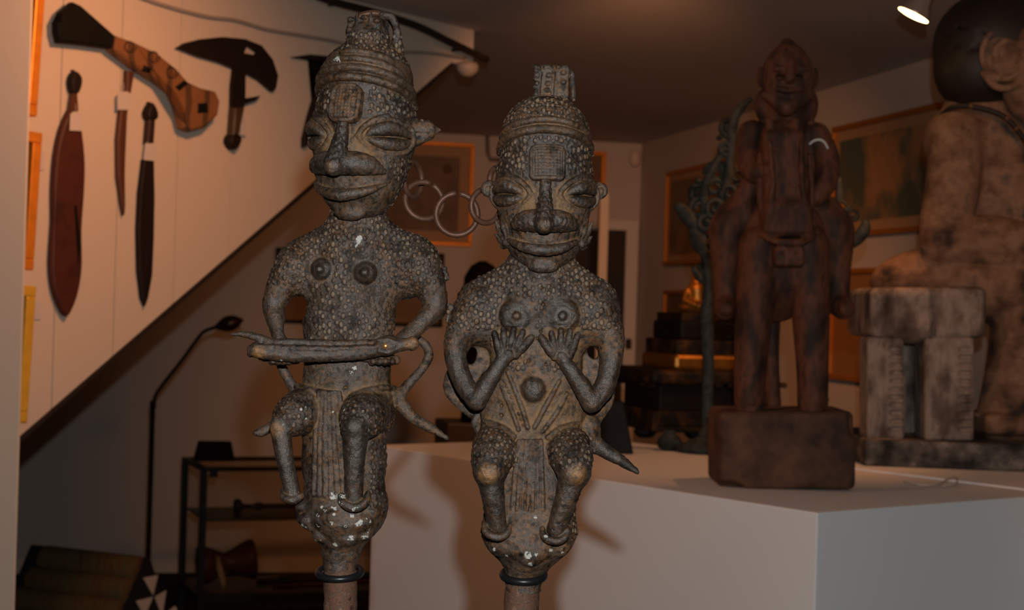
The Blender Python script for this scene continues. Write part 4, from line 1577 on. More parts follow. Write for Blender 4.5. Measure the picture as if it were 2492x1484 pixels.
def frame(name, pl, px0, px1, top, bot, fw, material, label, picture, lean=0.0, depth=0.022, rotin=0.0, mat_w=0.0, matmat=None, off=0.0):
    """picture frame on a wall: px0 / px1 horizontal limits, top and bot = pixels that fix the upper and lower edge"""
    a = pl.sz(px0, (top[1] + bot[1]) / 2)[0]
    b = pl.sz(px1, (top[1] + bot[1]) / 2)[0]
    if a > b:
        a, b = b, a
    zt = pl.sz(*top)[1]
    zb = pl.sz(*bot)[1]
    o = empty(name, pl.w((a + b) / 2, zb, off), label, 'picture')
    ca, sa = math.cos(rotin), math.sin(rotin)
    cs, cz = (a + b) / 2, (zt + zb) / 2

    def bar(nm, s0, s1, z0, z1, o0, o1, m, bev=0.003):
        bm = bmesh.new()
        pts = []
        for oo in (o0, o1):
            for s_, z_ in ((s0, z0), (s1, z0), (s1, z1), (s0, z1)):
                ds_, dz_ = s_ - cs, z_ - cz
                sx, zx = cs + ds_ * ca - dz_ * sa, cz + ds_ * sa + dz_ * ca
                pts.append(pl.w(sx, zx, off + oo + lean * (zx - zb)))
        add_hull_box(bm, pts)
        if bev:
            bmesh.ops.recalc_face_normals(bm, faces=bm.faces)
            bevel_all(bm, bev)
        return from_bm(nm, bm, m, o)
    bar('frame_rail', a, b, zt - fw, zt, 0.003, depth, material)
    bar('frame_rail', a, b, zb, zb + fw, 0.003, depth, material)
    bar('frame_stile', a, a + fw, zb + fw, zt - fw, 0.003, depth, material)
    bar('frame_stile', b - fw, b, zb + fw, zt - fw, 0.003, depth, material)
    if mat_w:
        bar('mount', a + fw, b - fw, zb + fw, zt - fw, 0.002, 0.008, matmat, 0)
        bar('picture', a + fw + mat_w, b - fw - mat_w, zb + fw + mat_w, zt - fw - mat_w, 0.008, 0.010, picture, 0)
    else:
        bar('picture', a + fw, b - fw, zb + fw, zt - fw, 0.002, 0.010, picture, 0)
    return o


for (x0, x1, tp, bt, m, lab) in ((-130, 72, (84, -40), (70, 282), M_GOLD, 'gilt picture frame at the top left, half hidden by the near wall end'),
                                 (-150, 64, (76, 320), (60, 652), M_GOLD, 'gilt picture frame in the middle of the left edge, half hidden by the wall end'),
                                 (-160, 49, (62, 690), (46, 1020), M_GOLD2, 'bright yellow gilt frame low at the left edge above the sloping stair edge')):
    frame('picture_frame', W_S, x0, x1, tp, bt, 0.024, m, lab, M_DARKPIC, rotin=-0.045, depth=0.03, off=0.012)

# wall cards beside the frames
for x, y, h in ((97, 390, 46), (90, 755, 44)):
    a = W_S.sz(x - 12, y + h / 2)
    b = W_S.sz(x + 9, y - h / 2)
    o = wall_box('wall_card', W_S, a[0], b[0], a[1], b[1], 0.0, 0.003, M_TAG)
    tag(o, 'small pale label card on the stair wall %s' % ('beside the middle gilt frame' if y < 500 else 'beside the lowest gilt frame'), 'label card')

# cable clipped along the wall and the dark handrail
M_CABLE = plain('grey cable', (0.30, 0.26, 0.23), 0.5, var=0.1)
pts = spline([W_S.w(*W_S.sz(x, y), 0.012) for x, y in ((250, -40), (345, -2), (420, 22), (500, 42), (565, 50), (640, 72), (720, 86), (800, 100), (860, 116), (930, 128), (1000, 128), (1060, 132), (1125, 142))], 6)
tag(tube('wall_cable', pts, 0.0042, M_CABLE, None, 10), 'thin grey cable sagging across the upper stair wall', 'cable')
hr = empty('handrail', W_S.w(*W_S.sz(1150, 148), 0.03), 'black sloping handrail ending at the corner of the stair wall', 'handrail')
pts = spline([W_S.w(*W_S.sz(x, y), 0.05) for x, y in ((640, -50), (760, 2), (880, 34), (980, 66), (1060, 104), (1152, 148))], 6)
tube('rail', [Vector(p) for p in pts], 0.0105, M_RAIL, hr, 12)
for x, y in ((800, 12), (1100, 122)):
    q = W_S.sz(x, y)
    tube('bracket', [W_S.w(*q, 0.0), W_S.w(*q, 0.045)], 0.005, M_RAIL, hr, 8)
q = at(1122, 158, 4.0)
kn = lathe('wall_lamp', W_S.w(*W_S.sz(1124, 150), 0.02), [(0.012, 0.0), (0.03, -0.006), (0.034, -0.016), (0.030, -0.030), (0.018, -0.042), (0.006, -0.046)], M_CABLE)
tag(kn, 'small pale dome fitting under the end of the handrail', 'wall fitting')

# ================================================================== UNDER THE STAIR
M_LAMPM = plain('dark bronze lamp metal', (0.05, 0.022, 0.010), 0.3, metal=0.6, var=0.2, scale=30)
YL = 4.9
lamp = empty('floor_lamp', Vector((at(356, 1400, YL).x, at(356, 1400, YL).y, FLOOR2)), 'slim black angled floor lamp with a small oval head, in front of the back wall', 'lamp')
base = at(352, 1500, YL)
px_top = at(372, 985, YL)
lathe('base', (px_top.x, px_top.y, FLOOR2), [(0.12, 0.0), (0.12, 0.012), (0.10, 0.02), (0.015, 0.03), (0.011, 0.05)], M_BLACK, lamp)
tube('pole', [Vector((px_top.x, px_top.y, FLOOR2 + 0.02)), px_top], 0.0095, M_BLACK, lamp)
tube('joint', [px_top + Vector((0, 0, -0.012)), px_top + Vector((0, 0, 0.014))], 0.012, M_BLACK, lamp)
pts = spline([px_top, at(384, 952, YL), at(440, 880, YL), at(484, 820, YL), at(502, 804, YL), at(532, 794, YL)], 5)
tube('arm', [Vector(p) for p in pts], 0.0068, M_BLACK, lamp)
a, b = at(524, 796, YL), at(592, 778, YL)
pts = [a + (b - a) * t_ for t_ in np.linspace(0, 1, 12)]
tube('lamp_head', pts, [0.008, 0.013, 0.019, 0.024, 0.0275, 0.029, 0.029, 0.0275, 0.024, 0.019, 0.011, 0.004], M_LAMPM, lamp, 18)

# glass display case
M_FRAMEB = plain('black steel', (0.010, 0.009, 0.008), 0.4, metal=0.2, var=0.2, scale=30)
t = NT('case glass')
tr = t.n('ShaderNodeBsdfTransparent')
tr.inputs[0].default_value = (0.88, 0.88, 0.86, 1)
gl = t.n('ShaderNodeBsdfGlossy')
gl.inputs['Roughness'].default_value = 0.02
mx = t.n('ShaderNodeMixShader')
mx.inputs[0].default_value = 0.05
t.l(tr.outputs[0], mx.inputs[1])
t.l(gl.outputs[0], mx.inputs[2])
t.l(mx.outputs[0], t.t.nodes['Material Output'].inputs['Surface'])
M_GLASS = t.m
fl = at(490, 1137, 4.85)
UX = np.array([0.93, 0.36])
UX /= np.linalg.norm(UX)
UY = np.array([-0.36, 0.93])
UY /= np.linalg.norm(UY)
CW, CD = 0.98, 0.40
ZT = fl.z
case = empty('display_case', Vector((fl.x, fl.y, FLOOR2)), 'black framed glass display case with shelves under the stair', 'display case')


def cw(a, b, z):
    q = np.array([fl.x, fl.y]) + UX * a + UY * b
    return Vector((q[0], q[1], z))


def cbox(nm, a0, a1, b0, b1, z0, z1, m, bev=0.0015, parent=None):
    bm = bmesh.new()
    add_hull_box(bm, [cw(a0, b0, z0), cw(a1, b0, z0), cw(a1, b1, z0), cw(a0, b1, z0), cw(a0, b0, z1), cw(a1, b0, z1), cw(a1, b1, z1), cw(a0, b1, z1)])
    if bev:
        bevel_all(bm, bev)
    return from_bm(nm, bm, m, case if parent is None else parent)


w_ = 0.024
ZB = FLOOR2 + 0.20
for a0 in (0, CW - w_):
    for b0 in (0, CD - w_):
        cbox('post', a0, a0 + w_, b0, b0 + w_, FLOOR2, ZT - 0.016, M_FRAMEB)
for b0 in (0, CD - w_):
    cbox('top_rail', 0, CW, b0, b0 + w_, ZT - 0.016, ZT, M_FRAMEB)
    cbox('bottom_rail', w_, CW - w_, b0, b0 + w_, ZB - 0.03, ZB, M_FRAMEB)
for a0 in (0, CW - w_):
    cbox('top_rail', a0, a0 + w_, w_, CD - w_, ZT - 0.016, ZT, M_FRAMEB)
    cbox('bottom_rail', a0, a0 + w_, w_, CD - w_, ZB - 0.03, ZB, M_FRAMEB)
cbox('glass_top', w_, CW - w_, w_, CD - w_, ZT - 0.01, ZT - 0.004, M_GLASS, 0)
cbox('glass_pane', w_, CW - w_, 0.010, 0.014, ZB, ZT - 0.016, M_GLASS, 0)
cbox('glass_pane', 0.010, 0.014, w_, CD - w_, ZB, ZT - 0.016, M_GLASS, 0)
ZSH = cw(0, 0, 0).z
ZSH = CAMZ + ray(560, 1268)[2] * 4.85 * K
M_SHELF = plain('dark olive shelf', (0.050, 0.042, 0.028), 0.4, var=0.2)
cbox('shelf', w_, CW - w_, 0.03, CD - w_, ZSH - 0.010, ZSH, M_SHELF, 0.001)
cbox('floor_board', w_, CW - w_, w_, CD - w_, ZB - 0.012, ZB + 0.002, M_SHELF, 0.001)
cbox('lock', 0.03, 0.06, -0.004, 0.006, ZT - 0.036, ZT - 0.016, M_FRAMEB)

# things on and in the case
q = cw(0.075, 0.30, ZT)
pk = box('plaque_block', (q.x + 0.03, q.y, ZT + 0.0345), (0.155, 0.06, 0.069), 0.2, plain('black stone', (0.008, 0.005, 0.004), 0.7, spec=0.05), None, 0.004, taper=0.80)
tag(pk, 'small black wedge-shaped block on top of the glass display case', 'block')
M_DKWOOD = plain('dark carved wood', (0.018, 0.012, 0.010), 0.5, var=0.4, scale=40)
q = cw(0.155, 0.16, ZSH + 0.028)
fl1 = lathe('carved_flute', q, [(0.010, 0.0), (0.027, 0.004), (0.029, 0.016), (0.024, 0.028), (0.010, 0.034), (0.008, 0.07), (0.013, 0.085), (0.015, 0.10), (0.009, 0.115), (0.009, 0.20), (0.012, 0.26), (0.010, 0.30)], M_DKWOOD, None, 18, (UX[0], UX[1], 0.0))
tag(fl1, 'dark turned wooden flute lying on the middle shelf of the display case', 'flute')
q = cw(0.03, 0.15, ZB + 0.085)
M_DRUM = plain('red brown drum wood', (0.085, 0.022, 0.010), 0.5, var=0.4, scale=25)
dr = empty('hourglass_drum', cw(0.12, 0.15, ZB), 'reddish waisted wooden drum lying on the floor of the display case', 'drum')
lathe('drum_body', q, [(0.070, 0.0), (0.072, 0.02), (0.055, 0.06), (0.035, 0.095), (0.042, 0.12), (0.062, 0.16), (0.074, 0.19), (0.074, 0.205)], M_DRUM, dr, 24, (UX[0], UX[1], 0.10))
q2 = cw(0.105, 0.06, ZB + 0.003)
tube('drum_strap', [cw(0.085, 0.08, ZB + 0.13), cw(0.088, 0.06, ZB + 0.09), cw(0.10, 0.05, ZB + 0.045), cw(0.105, 0.05, ZB + 0.008)], [0.006, 0.012, 0.012, 0.006], plain('pale strap', (0.40, 0.26, 0.13), 0.6), dr, 10)
for i, (a0, b0, L, rr) in enumerate(((0.30, 0.10, 0.42, 0.007), (0.26, 0.20, 0.5, 0.009), (0.36, 0.26, 0.40, 0.008))):
    o = tube('wooden_rod', [cw(a0, b0, ZB + rr + 0.002), cw(a0 + L, b0 + 0.05, ZB + rr + 0.002)], rr, M_DRUM if i == 0 else M_DKWOOD, None, 10)
    tag(o, ('reddish thin rod lying at the front of the display case floor', 'thickest dark rod lying behind the front rod in the display case', 'dark rod lying rearmost on the display case floor')[i], 'rod', 'rods lying in the display case')

# triangular cushion
M_CUSH = blotchy('olive striped cushion cloth', [(0.10, 0.036, 0.016), (0.12, 0.080, 0.032), (0.10, 0.088, 0.038)], 9, 0.9, 0, 0.001, 0.15, (6, 1, 1))
M_CUSHB = plain('black cushion cloth', (0.006, 0.005, 0.005), 0.9, var=0.2)
M_CUSHW = plain('white appliqué cloth', (0.42, 0.34, 0.27), 0.9, var=0.1)
YC = 4.05
cz0 = FLOOR2
cu = empty('triangle_cushion', Vector((at(240, 1400, YC).x, at(240, 1400, YC).y, cz0)), 'triangular cushion with olive rolls and a black and white pinwheel end panel', 'cushion')
tl, tr_ = at(92, 1332, YC + 0.16), at(352, 1362, YC + 0.02)
bl_ = Vector((at(30, 1500, YC - 0.02).x, at(30, 1500, YC - 0.02).y, cz0))
# ridge runs from tl to tr_; front face slopes down towards the viewer
dx = (tr_ - tl)
ridge = [tl, tr_]
fwd = Vector((dx.y, -dx.x, 0)).normalized()
if fwd.y > 0:
    fwd = -fwd
zr = (tl.z + tr_.z) / 2
hgt = zr - cz0
for r_ in range(8):
    t0, t1 = r_ / 8, (r_ + 1) / 8
    tm = (t0 + t1) / 2
    c_ = [p + fwd * (hgt * 0.62 * tm) + Vector((0, 0, -hgt * tm)) for p in (tl, tr_)]
    L = (c_[1] - c_[0])
    a = c_[0] + L * 0.09 - L * 0.035 * r_
    b = c_[1] - L * 0.01 * r_
    rr = hgt * 0.62 / 8 + 0.006
    tube('roll', [a, a + (b - a) * 0.04, a + (b - a) * 0.96, b], [rr * 0.8, rr, rr, rr * 0.85], M_CUSH, cu, 20)
    tube('seam', [a + fwd * rr * 0.3 + Vector((0, 0, -rr * 0.95)), b + fwd * rr * 0.3 + Vector((0, 0, -rr * 0.95))], rr * 0.22, M_CUSHB, cu, 8)
# solid core with black end panels
bm = bmesh.new()
back = -fwd
core = []
for p, e_ in ((tl, -0.03), (tr_, 0.02)):
    q = p + dx.normalized() * e_
    core += [q + Vector((0, 0, 0.012)), q + fwd * (hgt * 0.62) + Vector((0, 0, -hgt)), q + back * (hgt * 0.62) + Vector((0, 0, -hgt))]
vs = [bm.verts.new(p) for p in core]
for f in ((0, 1, 2), (3, 4, 5), (0, 1, 4, 3), (1, 2, 5, 4), (2, 0, 3, 5)):
    bm.faces.new([vs[i] for i in f])
bevel_all(bm, 0.008)
from_bm('core', bm, M_CUSHB, cu)
# right end panel turned a little to the viewer, with white triangles
e0 = tr_ + dx.normalized() * 0.022
endp = [e0 + Vector((0, 0, 0.0)), e0 + fwd * (hgt * 0.60) + Vector((0, 0, -hgt * 0.97)) - dx.normalized() * 0.05, e0 + Vector((0, 0, -hgt * 0.97)) + back * (hgt * 0.15) + dx.normalized() * 0.11]
bm = bmesh.new()
nrm_ = (endp[1] - endp[0]).cross(endp[2] - endp[0]).normalized()
if nrm_.y > 0:
    nrm_ = -nrm_
vs = [bm.verts.new(p + nrm_ * o_) for o_ in (-0.03, 0.004) for p in endp]
for f in ((0, 1, 2), (3, 4, 5), (0, 1, 4, 3), (1, 2, 5, 4), (2, 0, 3, 5)):
    bm.faces.new([vs[i] for i in f])
from_bm('end_panel', bm, M_CUSHB, cu)


def on_panel(px, py):
    r = Vector(ray(px, py))
    o_ = Vector((0, 0, CAMZ))
    t_ = (endp[0] + nrm_ * 0.006 - o_).dot(nrm_) / r.dot(nrm_)
    return o_ + r * t_


for tri in (((348, 1406), (384, 1399), (372, 1448)), ((330, 1462), (372, 1452), (352, 1500)), ((376, 1452), (404, 1436), (394, 1500)), ((400, 1494), (426, 1474), (440, 1510))):
    bm = bmesh.new()
    p3 = [on_panel(*p) for p in tri]
    vs = [bm.verts.new(p + nrm_ * o_) for o_ in (-0.002, 0.002) for p in p3]
    for f in ((0, 1, 2), (3, 4, 5), (0, 1, 4, 3), (1, 2, 5, 4), (2, 0, 3, 5)):
        bm.faces.new([vs[i] for i in f])
    from_bm('white_triangle', bm, M_CUSHW, cu)

# ================================================================== ON THE BACK WALL
M_PIC1 = blotchy('brown drawing', [(0.10, 0.055, 0.025), (0.16, 0.09, 0.042), (0.20, 0.115, 0.055)], 9, 0.6)
M_MOUNT = plain('tan mount card', (0.34, 0.20, 0.10), 0.7, var=0.08, scale=6)
frame('picture_frame', W_B, 880, 1150, (1150, 350), (1142, 600), 0.018, M_GOLD, 'gilt framed brown drawing on the back wall behind the chain', M_PIC1, mat_w=0.05, matmat=M_MOUNT)
c_ = W_B.sz(1088, 412)
o = W_B.w(c_[0], c_[1], 0.011)
fr5 = [x for x in bpy.data.objects if x.get('label', '').startswith('gilt framed brown')][0]
lathe('drawn_emblem', W_B.w(c_[0], c_[1], 0.0101), [(0.022, 0.0), (0.018, 0.0008), (0.008, 0.001)], plain('reddish ink', (0.10, 0.045, 0.025), 0.7), fr5, 20, (W_B.n[0], W_B.n[1], 0))
frame('picture_frame', W_B, 668, 1078, (668, 602), (1070, 796), 0.017, M_BLACK, 'black framed picture on the back wall behind the turned bronze figure', plain('brown print', (0.17, 0.10, 0.05), 0.6, var=0.2, scale=4), mat_w=0.03, matmat=plain('brown mount', (0.20, 0.115, 0.055), 0.7, var=0.1))
frame('picture_frame', W_B, 1370, 1472, (1472, 370), (1470, 462), 0.020, M_GOLD, 'gilt frame on the back wall peeping out beside the frontal bronze head', M_PIC1)
pts = [W_B.w(*W_B.sz(x, y), 0.01) for x, y in ((1183, 262), (1186, 372))] + [W_B.w(*W_B.sz(1192, 388), 0.01), W_B.w(*W_B.sz(1250, 392), 0.01)]
tag(tube('conduit', pts, 0.010, plain('grey conduit', (0.13, 0.105, 0.095), 0.6), None, 10), 'dark bent conduit pipe on the back wall between the bronze heads', 'pipe')
c_ = W_B.sz(1524, 836)
o = wall_box('light_switch', W_B, c_[0] - 0.015, c_[0] + 0.015, c_[1] - 0.025, c_[1] + 0.025, 0.03, 0.045, M_RAIL, None, 0.003)
tag(o, 'small dark light switch on the door casing at the back', 'switch')
o = lathe('alarm_sensor', W_B.w(W_B.sz(1541, 386)[0], W_B.sz(1541, 386)[1] - 0.04, 0.03), [(0.012, 0.0), (0.024, 0.01), (0.026, 0.05), (0.020, 0.075), (0.008, 0.08)], M_WALL)
tag(o, 'small pale sensor high in the back corner of the room', 'sensor')

# dark round-headed sculpture and small things on a far stand
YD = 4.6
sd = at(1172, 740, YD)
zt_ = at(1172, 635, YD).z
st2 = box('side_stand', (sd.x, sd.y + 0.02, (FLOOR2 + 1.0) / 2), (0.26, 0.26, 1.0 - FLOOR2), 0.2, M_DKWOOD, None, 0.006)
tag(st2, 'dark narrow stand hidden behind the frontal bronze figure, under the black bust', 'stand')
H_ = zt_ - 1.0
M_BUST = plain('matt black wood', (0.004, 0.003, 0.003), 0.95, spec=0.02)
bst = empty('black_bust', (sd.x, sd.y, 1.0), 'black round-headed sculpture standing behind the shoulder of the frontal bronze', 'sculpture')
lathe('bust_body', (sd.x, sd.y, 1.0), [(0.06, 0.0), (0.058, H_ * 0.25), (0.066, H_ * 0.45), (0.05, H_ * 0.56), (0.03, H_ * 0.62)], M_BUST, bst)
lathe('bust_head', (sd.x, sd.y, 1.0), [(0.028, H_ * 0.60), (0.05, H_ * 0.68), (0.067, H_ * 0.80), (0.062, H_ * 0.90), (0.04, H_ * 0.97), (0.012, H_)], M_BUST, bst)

# ================================================================== ON THE RIGHT WALL
def map_mat(name, sea, land, scale):
    t = NT(name)
    v = t.coord()
    f = t.noise(scale, v, 5, 0.5)
    col = t.mix(t.ramp(f, [(0.47, 0.0), (0.53, 1.0)]), sea, land)
    return t.set(t.mix(t.noise(30, v), t.mix(0.25, col, (0, 0, 0)), col), 0.5)


M_MAP = map_mat('painted map', (0.075, 0.095, 0.065), (0.36, 0.19, 0.08), 2.0)
M_MAP2 = map_mat('small map', (0.13, 0.075, 0.035), (0.22, 0.12, 0.055), 5.0)
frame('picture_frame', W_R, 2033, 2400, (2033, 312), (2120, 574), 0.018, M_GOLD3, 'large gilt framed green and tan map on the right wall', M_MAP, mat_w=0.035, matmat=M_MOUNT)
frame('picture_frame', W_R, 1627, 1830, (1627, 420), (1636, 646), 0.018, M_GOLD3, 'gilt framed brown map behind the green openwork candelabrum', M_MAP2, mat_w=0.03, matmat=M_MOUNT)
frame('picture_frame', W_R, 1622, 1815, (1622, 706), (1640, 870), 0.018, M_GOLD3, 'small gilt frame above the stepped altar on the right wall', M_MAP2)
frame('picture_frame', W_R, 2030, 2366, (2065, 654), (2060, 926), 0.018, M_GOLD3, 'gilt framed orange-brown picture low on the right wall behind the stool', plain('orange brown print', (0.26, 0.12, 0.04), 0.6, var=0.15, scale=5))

# ================================================================== ON THE PLINTHS
def sculpt_simple(name, s, Y, material, parent, smooth=2):
    V, Q = s.mesh()
    avg = averager(Q, len(V))
    for _ in range(smooth):
        V = V + 0.5 * (avg(V) - V)
    return sculpt_object(name, V, Q, mapper(Y), material, parent)


M_HORSE = blotchy('weathered red brown wood', [(0.022, 0.010, 0.006), (0.062, 0.022, 0.011), (0.140, 0.046, 0.020), (0.040, 0.017, 0.010)], 30, 0.7, 0, 0.002, 0.3, (1, 1, 0.45))
M_HORSEB = blotchy('old brown block', [(0.040, 0.019, 0.012), (0.100, 0.046, 0.026), (0.160, 0.070, 0.036)], 16, 0.8, 0, 0.002, 0.25)
YE = 2.52
eq = empty('rider_sculpture', P1(mapper(YE), 1905, 1192), 'carved dark red-brown wooden horse and rider on a thick block, on the front plinth', 'sculpture')

# block, a little irregular
s = Sculpt((1715, 975, -210), (2095, 1215, 110), 5.0)
s.box((1905, 1090, -50), (163, 93, 130), 16)
s.ell((1760, 1180, 76), (40, 16, 40), k=10, cut=True)
s.ell((2062, 1020, 80), (14, 40, 30), k=10, cut=True)
s.tube([(1760, 1196, 84), (1810, 1200, 84)], 12, 8, cut=True)
sculpt_simple('block_base', s, YE, M_HORSEB, eq)

s = Sculpt((1715, 290, -200), (2110, 1010, 130), 4.5)
# horse body
s.ell((1905, 640, -60), (100, 130, 110), k=10)
s.ell((1905, 560, -70), (140, 90, 100), k=30)
s.ell((1905, 700, -90), (70, 85, 95), k=20)
# front legs, straight posts with hoof rings
for x0, x1 in ((1846, 1822), (1966, 1974)):
    s.tube([(x0, 600, 10), ((x0 + x1) / 2, 760, 16), (x1, 900, 20), (x1, 990, 20)], [50, 46, 39, 37], 10, smooth=3)
    s.tube([(x1 - 30, 972, 30), (x1, 976, 56), (x1 + 30, 972, 30)], 8, 4)
# hind legs
for x in (1905, 1990):
    s.tube([(x, 700, -150), (x - 4, 860, -150), (x, 990, -150)], [24, 19, 20], 8, smooth=3)
# long hanging head of the horse: neck arching forward, flat plank-like face, cheek band and muzzle
s.tube([(1905, 420, -60), (1902, 350, -20), (1900, 330, 10)], [70, 56, 40], 14, smooth=3)
s.box((1899, 440, 46), (50, 118, 34), 16, rotx(9), 10)
s.box((1903, 540, 62), (57, 44, 42), 18, rotx(9), 10)
s.tube([(1862, 352, 74), (1868, 452, 92), (1852, 560, 96)], [6, 7, 8], 5)
s.tube([(1938, 352, 74), (1936, 452, 92), (1954, 560, 96)], [6, 7, 8], 5)
s.tube([(1842, 572, 70), (1868, 590, 100), (1905, 596, 108), (1942, 590, 100), (1966, 572, 70)], [9, 10, 11, 10, 9], 3, smooth=3)
s.tube([(1850, 596, 90), (1905, 608, 116), (1960, 596, 90)], 5, 2, cut=True)
s.box((1906, 626, 78), (37, 26, 30), 12, None, 4)
s.tube([(1872, 636, 106), (1906, 642, 112), (1940, 636, 106)], 3.5, 2, cut=True)
for g in (-1, 1):
    s.tube([(1900 + g * 24, 336, 40), (1899 + g * 32, 300, 34), (1899 + g * 30, 282, 30)], [13, 12, 4], 4)
    s.ell((1901 + g * 46, 420, 70), (9, 17, 14), k=3)
    s.ell((1906 + g * 16, 618, 108), (6, 4, 8), k=2, cut=True)
# reins
for g in (-1, 1):
    s.tube([(1905 + g * 60, 380, 20), (1905 + g * 64, 480, 44), (1905 + g * 50, 570, 70)], 7, 4, smooth=3)
tag(sculpt_simple('horse', s, YE, M_HORSE, eq), 'front-facing horse with long hanging head and post-like legs')

s = Sculpt((1715, 75, -190), (2115, 800, 110), 4.5)
# rider: head, beard, torso
s.ell((1922, 190, -20), (64, 88, 62), k=10)
s.tube([(1920, 150, -20), (1920, 104, -24)], [52, 16], 14)
s.tube([(1920, 150, 38), (1914, 196, 50)], [7, 14], 6)
for g in (-1, 1):
    s.ell((1920 + g * 28, 172, 34), (19, 7, 9), k=3)
    s.ell((1916 + g * 20, 192, 26), (14, 6, 22), k=4, cut=True)
    s.ell((1922 + g * 66, 184, -30), (10, 26, 14), k=4)
s.tube([(1886, 220, 34), (1914, 226, 40), (1946, 220, 34)], 6, 4)
s.ell((1910, 216, 48), (26, 4, 14), k=2, cut=True)
s.tube([(1862, 232, 8), (1910, 262, 18), (1968, 234, 8)], [10, 24, 10], 8)
s.tube([(1920, 250, -40), (1918, 310, -50)], [48, 52], 10)
s.ell((1976, 250, -50), (24, 46, 30), k=10)
s.ell((1866, 250, -56), (22, 40, 26), k=10)
s.ell((1912, 380, -80), (100, 100, 70), k=20)
s.ell((1910, 480, -90), (92, 90, 70), k=20)
# arms
s.tube([(1836, 320, -50), (1822, 370, -30), (1832, 420, 10), (1862, 418, 36)], [34, 30, 26, 20], 8, smooth=3)
s.tube([(1996, 326, -50), (2018, 380, -34), (2012, 440, -4), (1985, 480, 10)], [34, 31, 28, 24], 8, smooth=3)
s.tube([(1838, 440, -30), (1812, 480, -30), (1820, 530, -20)], [28, 26, 24], 8)
s.ell((1872, 410, 40), (22, 16, 16), k=6)
# thighs and hanging legs with broad feet
for g, x0, x1, x2 in ((-1, 1812, 1776, 1772), (1, 2008, 2040, 2046)):
    s.tube([(x0, 520, -60), (x1, 560, -40), (x2, 640, -40), (x2, 720, -36)], [54, 48, 34, 29], 10, smooth=3)
    s.tube([(x2, 740, -36), (x2 + g * 6, 750, -4), (x2 + g * 10, 752, 26)], [30, 28, 20], 8)
tag(sculpt_simple('rider', s, YE, M_HORSE, eq), 'seated rider with pointed cap, gripping the reins')
pts = spline([P1(mapper(YE), x, y, z) for x, y, z in ((1968, 352, 10), (1978, 344, 18), (1992, 342, 18), (2004, 348, 14), (2014, 362, 4))], 5)
tag(tube('wrist_string', [Vector(p) for p in pts], 0.0022, plain('white string', (0.62, 0.56, 0.5), 0.8), eq, 8), 'white string around the right arm')

# ---- big seated figure
M_STONE = blotchy('worn painted wood', [(0.035, 0.022, 0.016), (0.16, 0.085, 0.048), (0.28, 0.160, 0.095), (0.10, 0.072, 0.056)], 13, 0.8, 0, 0.003, 0.25)
M_HAIR = blotchy('black lacquered hair', [(0.006, 0.004, 0.003), (0.016, 0.009, 0.005), (0.010, 0.007, 0.005)], 12, 0.6, 0, 0.002, 0.4)
M_STOOL = blotchy('flaking whitewash', [(0.045, 0.033, 0.027), (0.13, 0.100, 0.080), (0.32, 0.26, 0.215), (0.16, 0.120, 0.094)], 14, 0.85, 0, 0.003, 0.2, (1, 1, 0.5))
M_BASEB = blotchy('black and white plinth board', [(0.010, 0.010, 0.010), (0.025, 0.024, 0.023), (0.10, 0.088, 0.076), (0.28, 0.24, 0.21)], 12, 0.85, 0, 0.003, 0.2)
YG = 3.0
MG = mapper(YG)
sg = empty('seated_figure', P1(MG, 2400, 1150), 'large worn wooden seated figure with dark hair and spiral ear, seen from the side', 'sculpture')
s = Sculpt((2080, 170, -260), (2720, 1075, 160), 6.0)
s.tube([(2400, 210, -60), (2390, 310, -60)], [76, 92], 10)
s.ell((2440, 440, -80), (150, 190, 110), k=30)
s.ell((2330, 340, -40), (74, 80, 74), k=24)
# upper arm, forearm resting on the thigh
s.tube([(2326, 330, 0), (2318, 440, 10), (2296, 540, 20), (2290, 596, 30)], [64, 66, 62, 56], 14, smooth=3)
s.tube([(2290, 592, 36), (2380, 580, 50), (2480, 600, 60), (2580, 650, 60)], [54, 56, 52, 46], 8, smooth=3)
# drapery folds on the chest
for i in range(4):
    s.tube([(2440 + i * 22, 330 + i * 10, 10 + i * 4), (2452 + i * 20, 460, 26), (2468 + i * 14, 560, 26)], 9, 6, smooth=3)
# hips and thigh
s.ell((2330, 690, -60), (200, 96, 130), k=20)
s.ell((2460, 700, -20), (230, 86, 120), k=20)
s.tube([(2250, 612, 40), (2360, 626, 66), (2480, 640, 74), (2600, 690, 70)], [12, 16, 16, 14], 4, smooth=3)
# lower leg and foot
s.tube([(2540, 720, 0), (2512, 800, 10), (2486, 910, 14), (2452, 1010, 16)], [120, 102, 90, 78], 16, smooth=3)
s.box((2480, 1026, 10), (110, 26, 90), 12)
s.tube([(2366, 1006, 30), (2420, 1016, 84), (2500, 1018, 96), (2560, 1010, 60)], 6, 3, smooth=3)
s.box((2232, 762, -30), (141, 61, 154), 20, None, 2, True)
tag(sculpt_simple('body', s, YG, M_STONE, sg), 'stocky body with forearm resting on the thigh')
s = Sculpt((2250, -120, -260), (2700, 300, 140), 5.0)
s.ell((2446, 100, -50), (160, 136, 130), k=10)
s.ell((2390, 160, -40), (106, 112, 110), k=14)
s.tube([(2330, 180, -20), (2352, 236, -10)], [48, 22], 14)
for i in range(9):
    a = math.radians(150 + i * 16)
    s.tube([(2440 + 60 * math.cos(a), 110 - 60 * math.sin(a) * 0.2, 66), (2446 + 120 * math.cos(a), 100 + 90 * math.sin(a) * -0.6, 50), (2446 + 156 * math.cos(a), 104 - 120 * math.sin(a) * 0.5, -20)], 4, 3, cut=True, smooth=3)
tag(sculpt_simple('hair', s, YG, M_HAIR, sg), 'smooth dark cap of hair')
s = Sculpt((2350, 40, 20), (2640, 330, 170), 4.0)
s.ell((2540, 170, 20), (120, 150, 110), k=8)
s.ell((2420, 150, 60), (50, 62, 26), k=6)
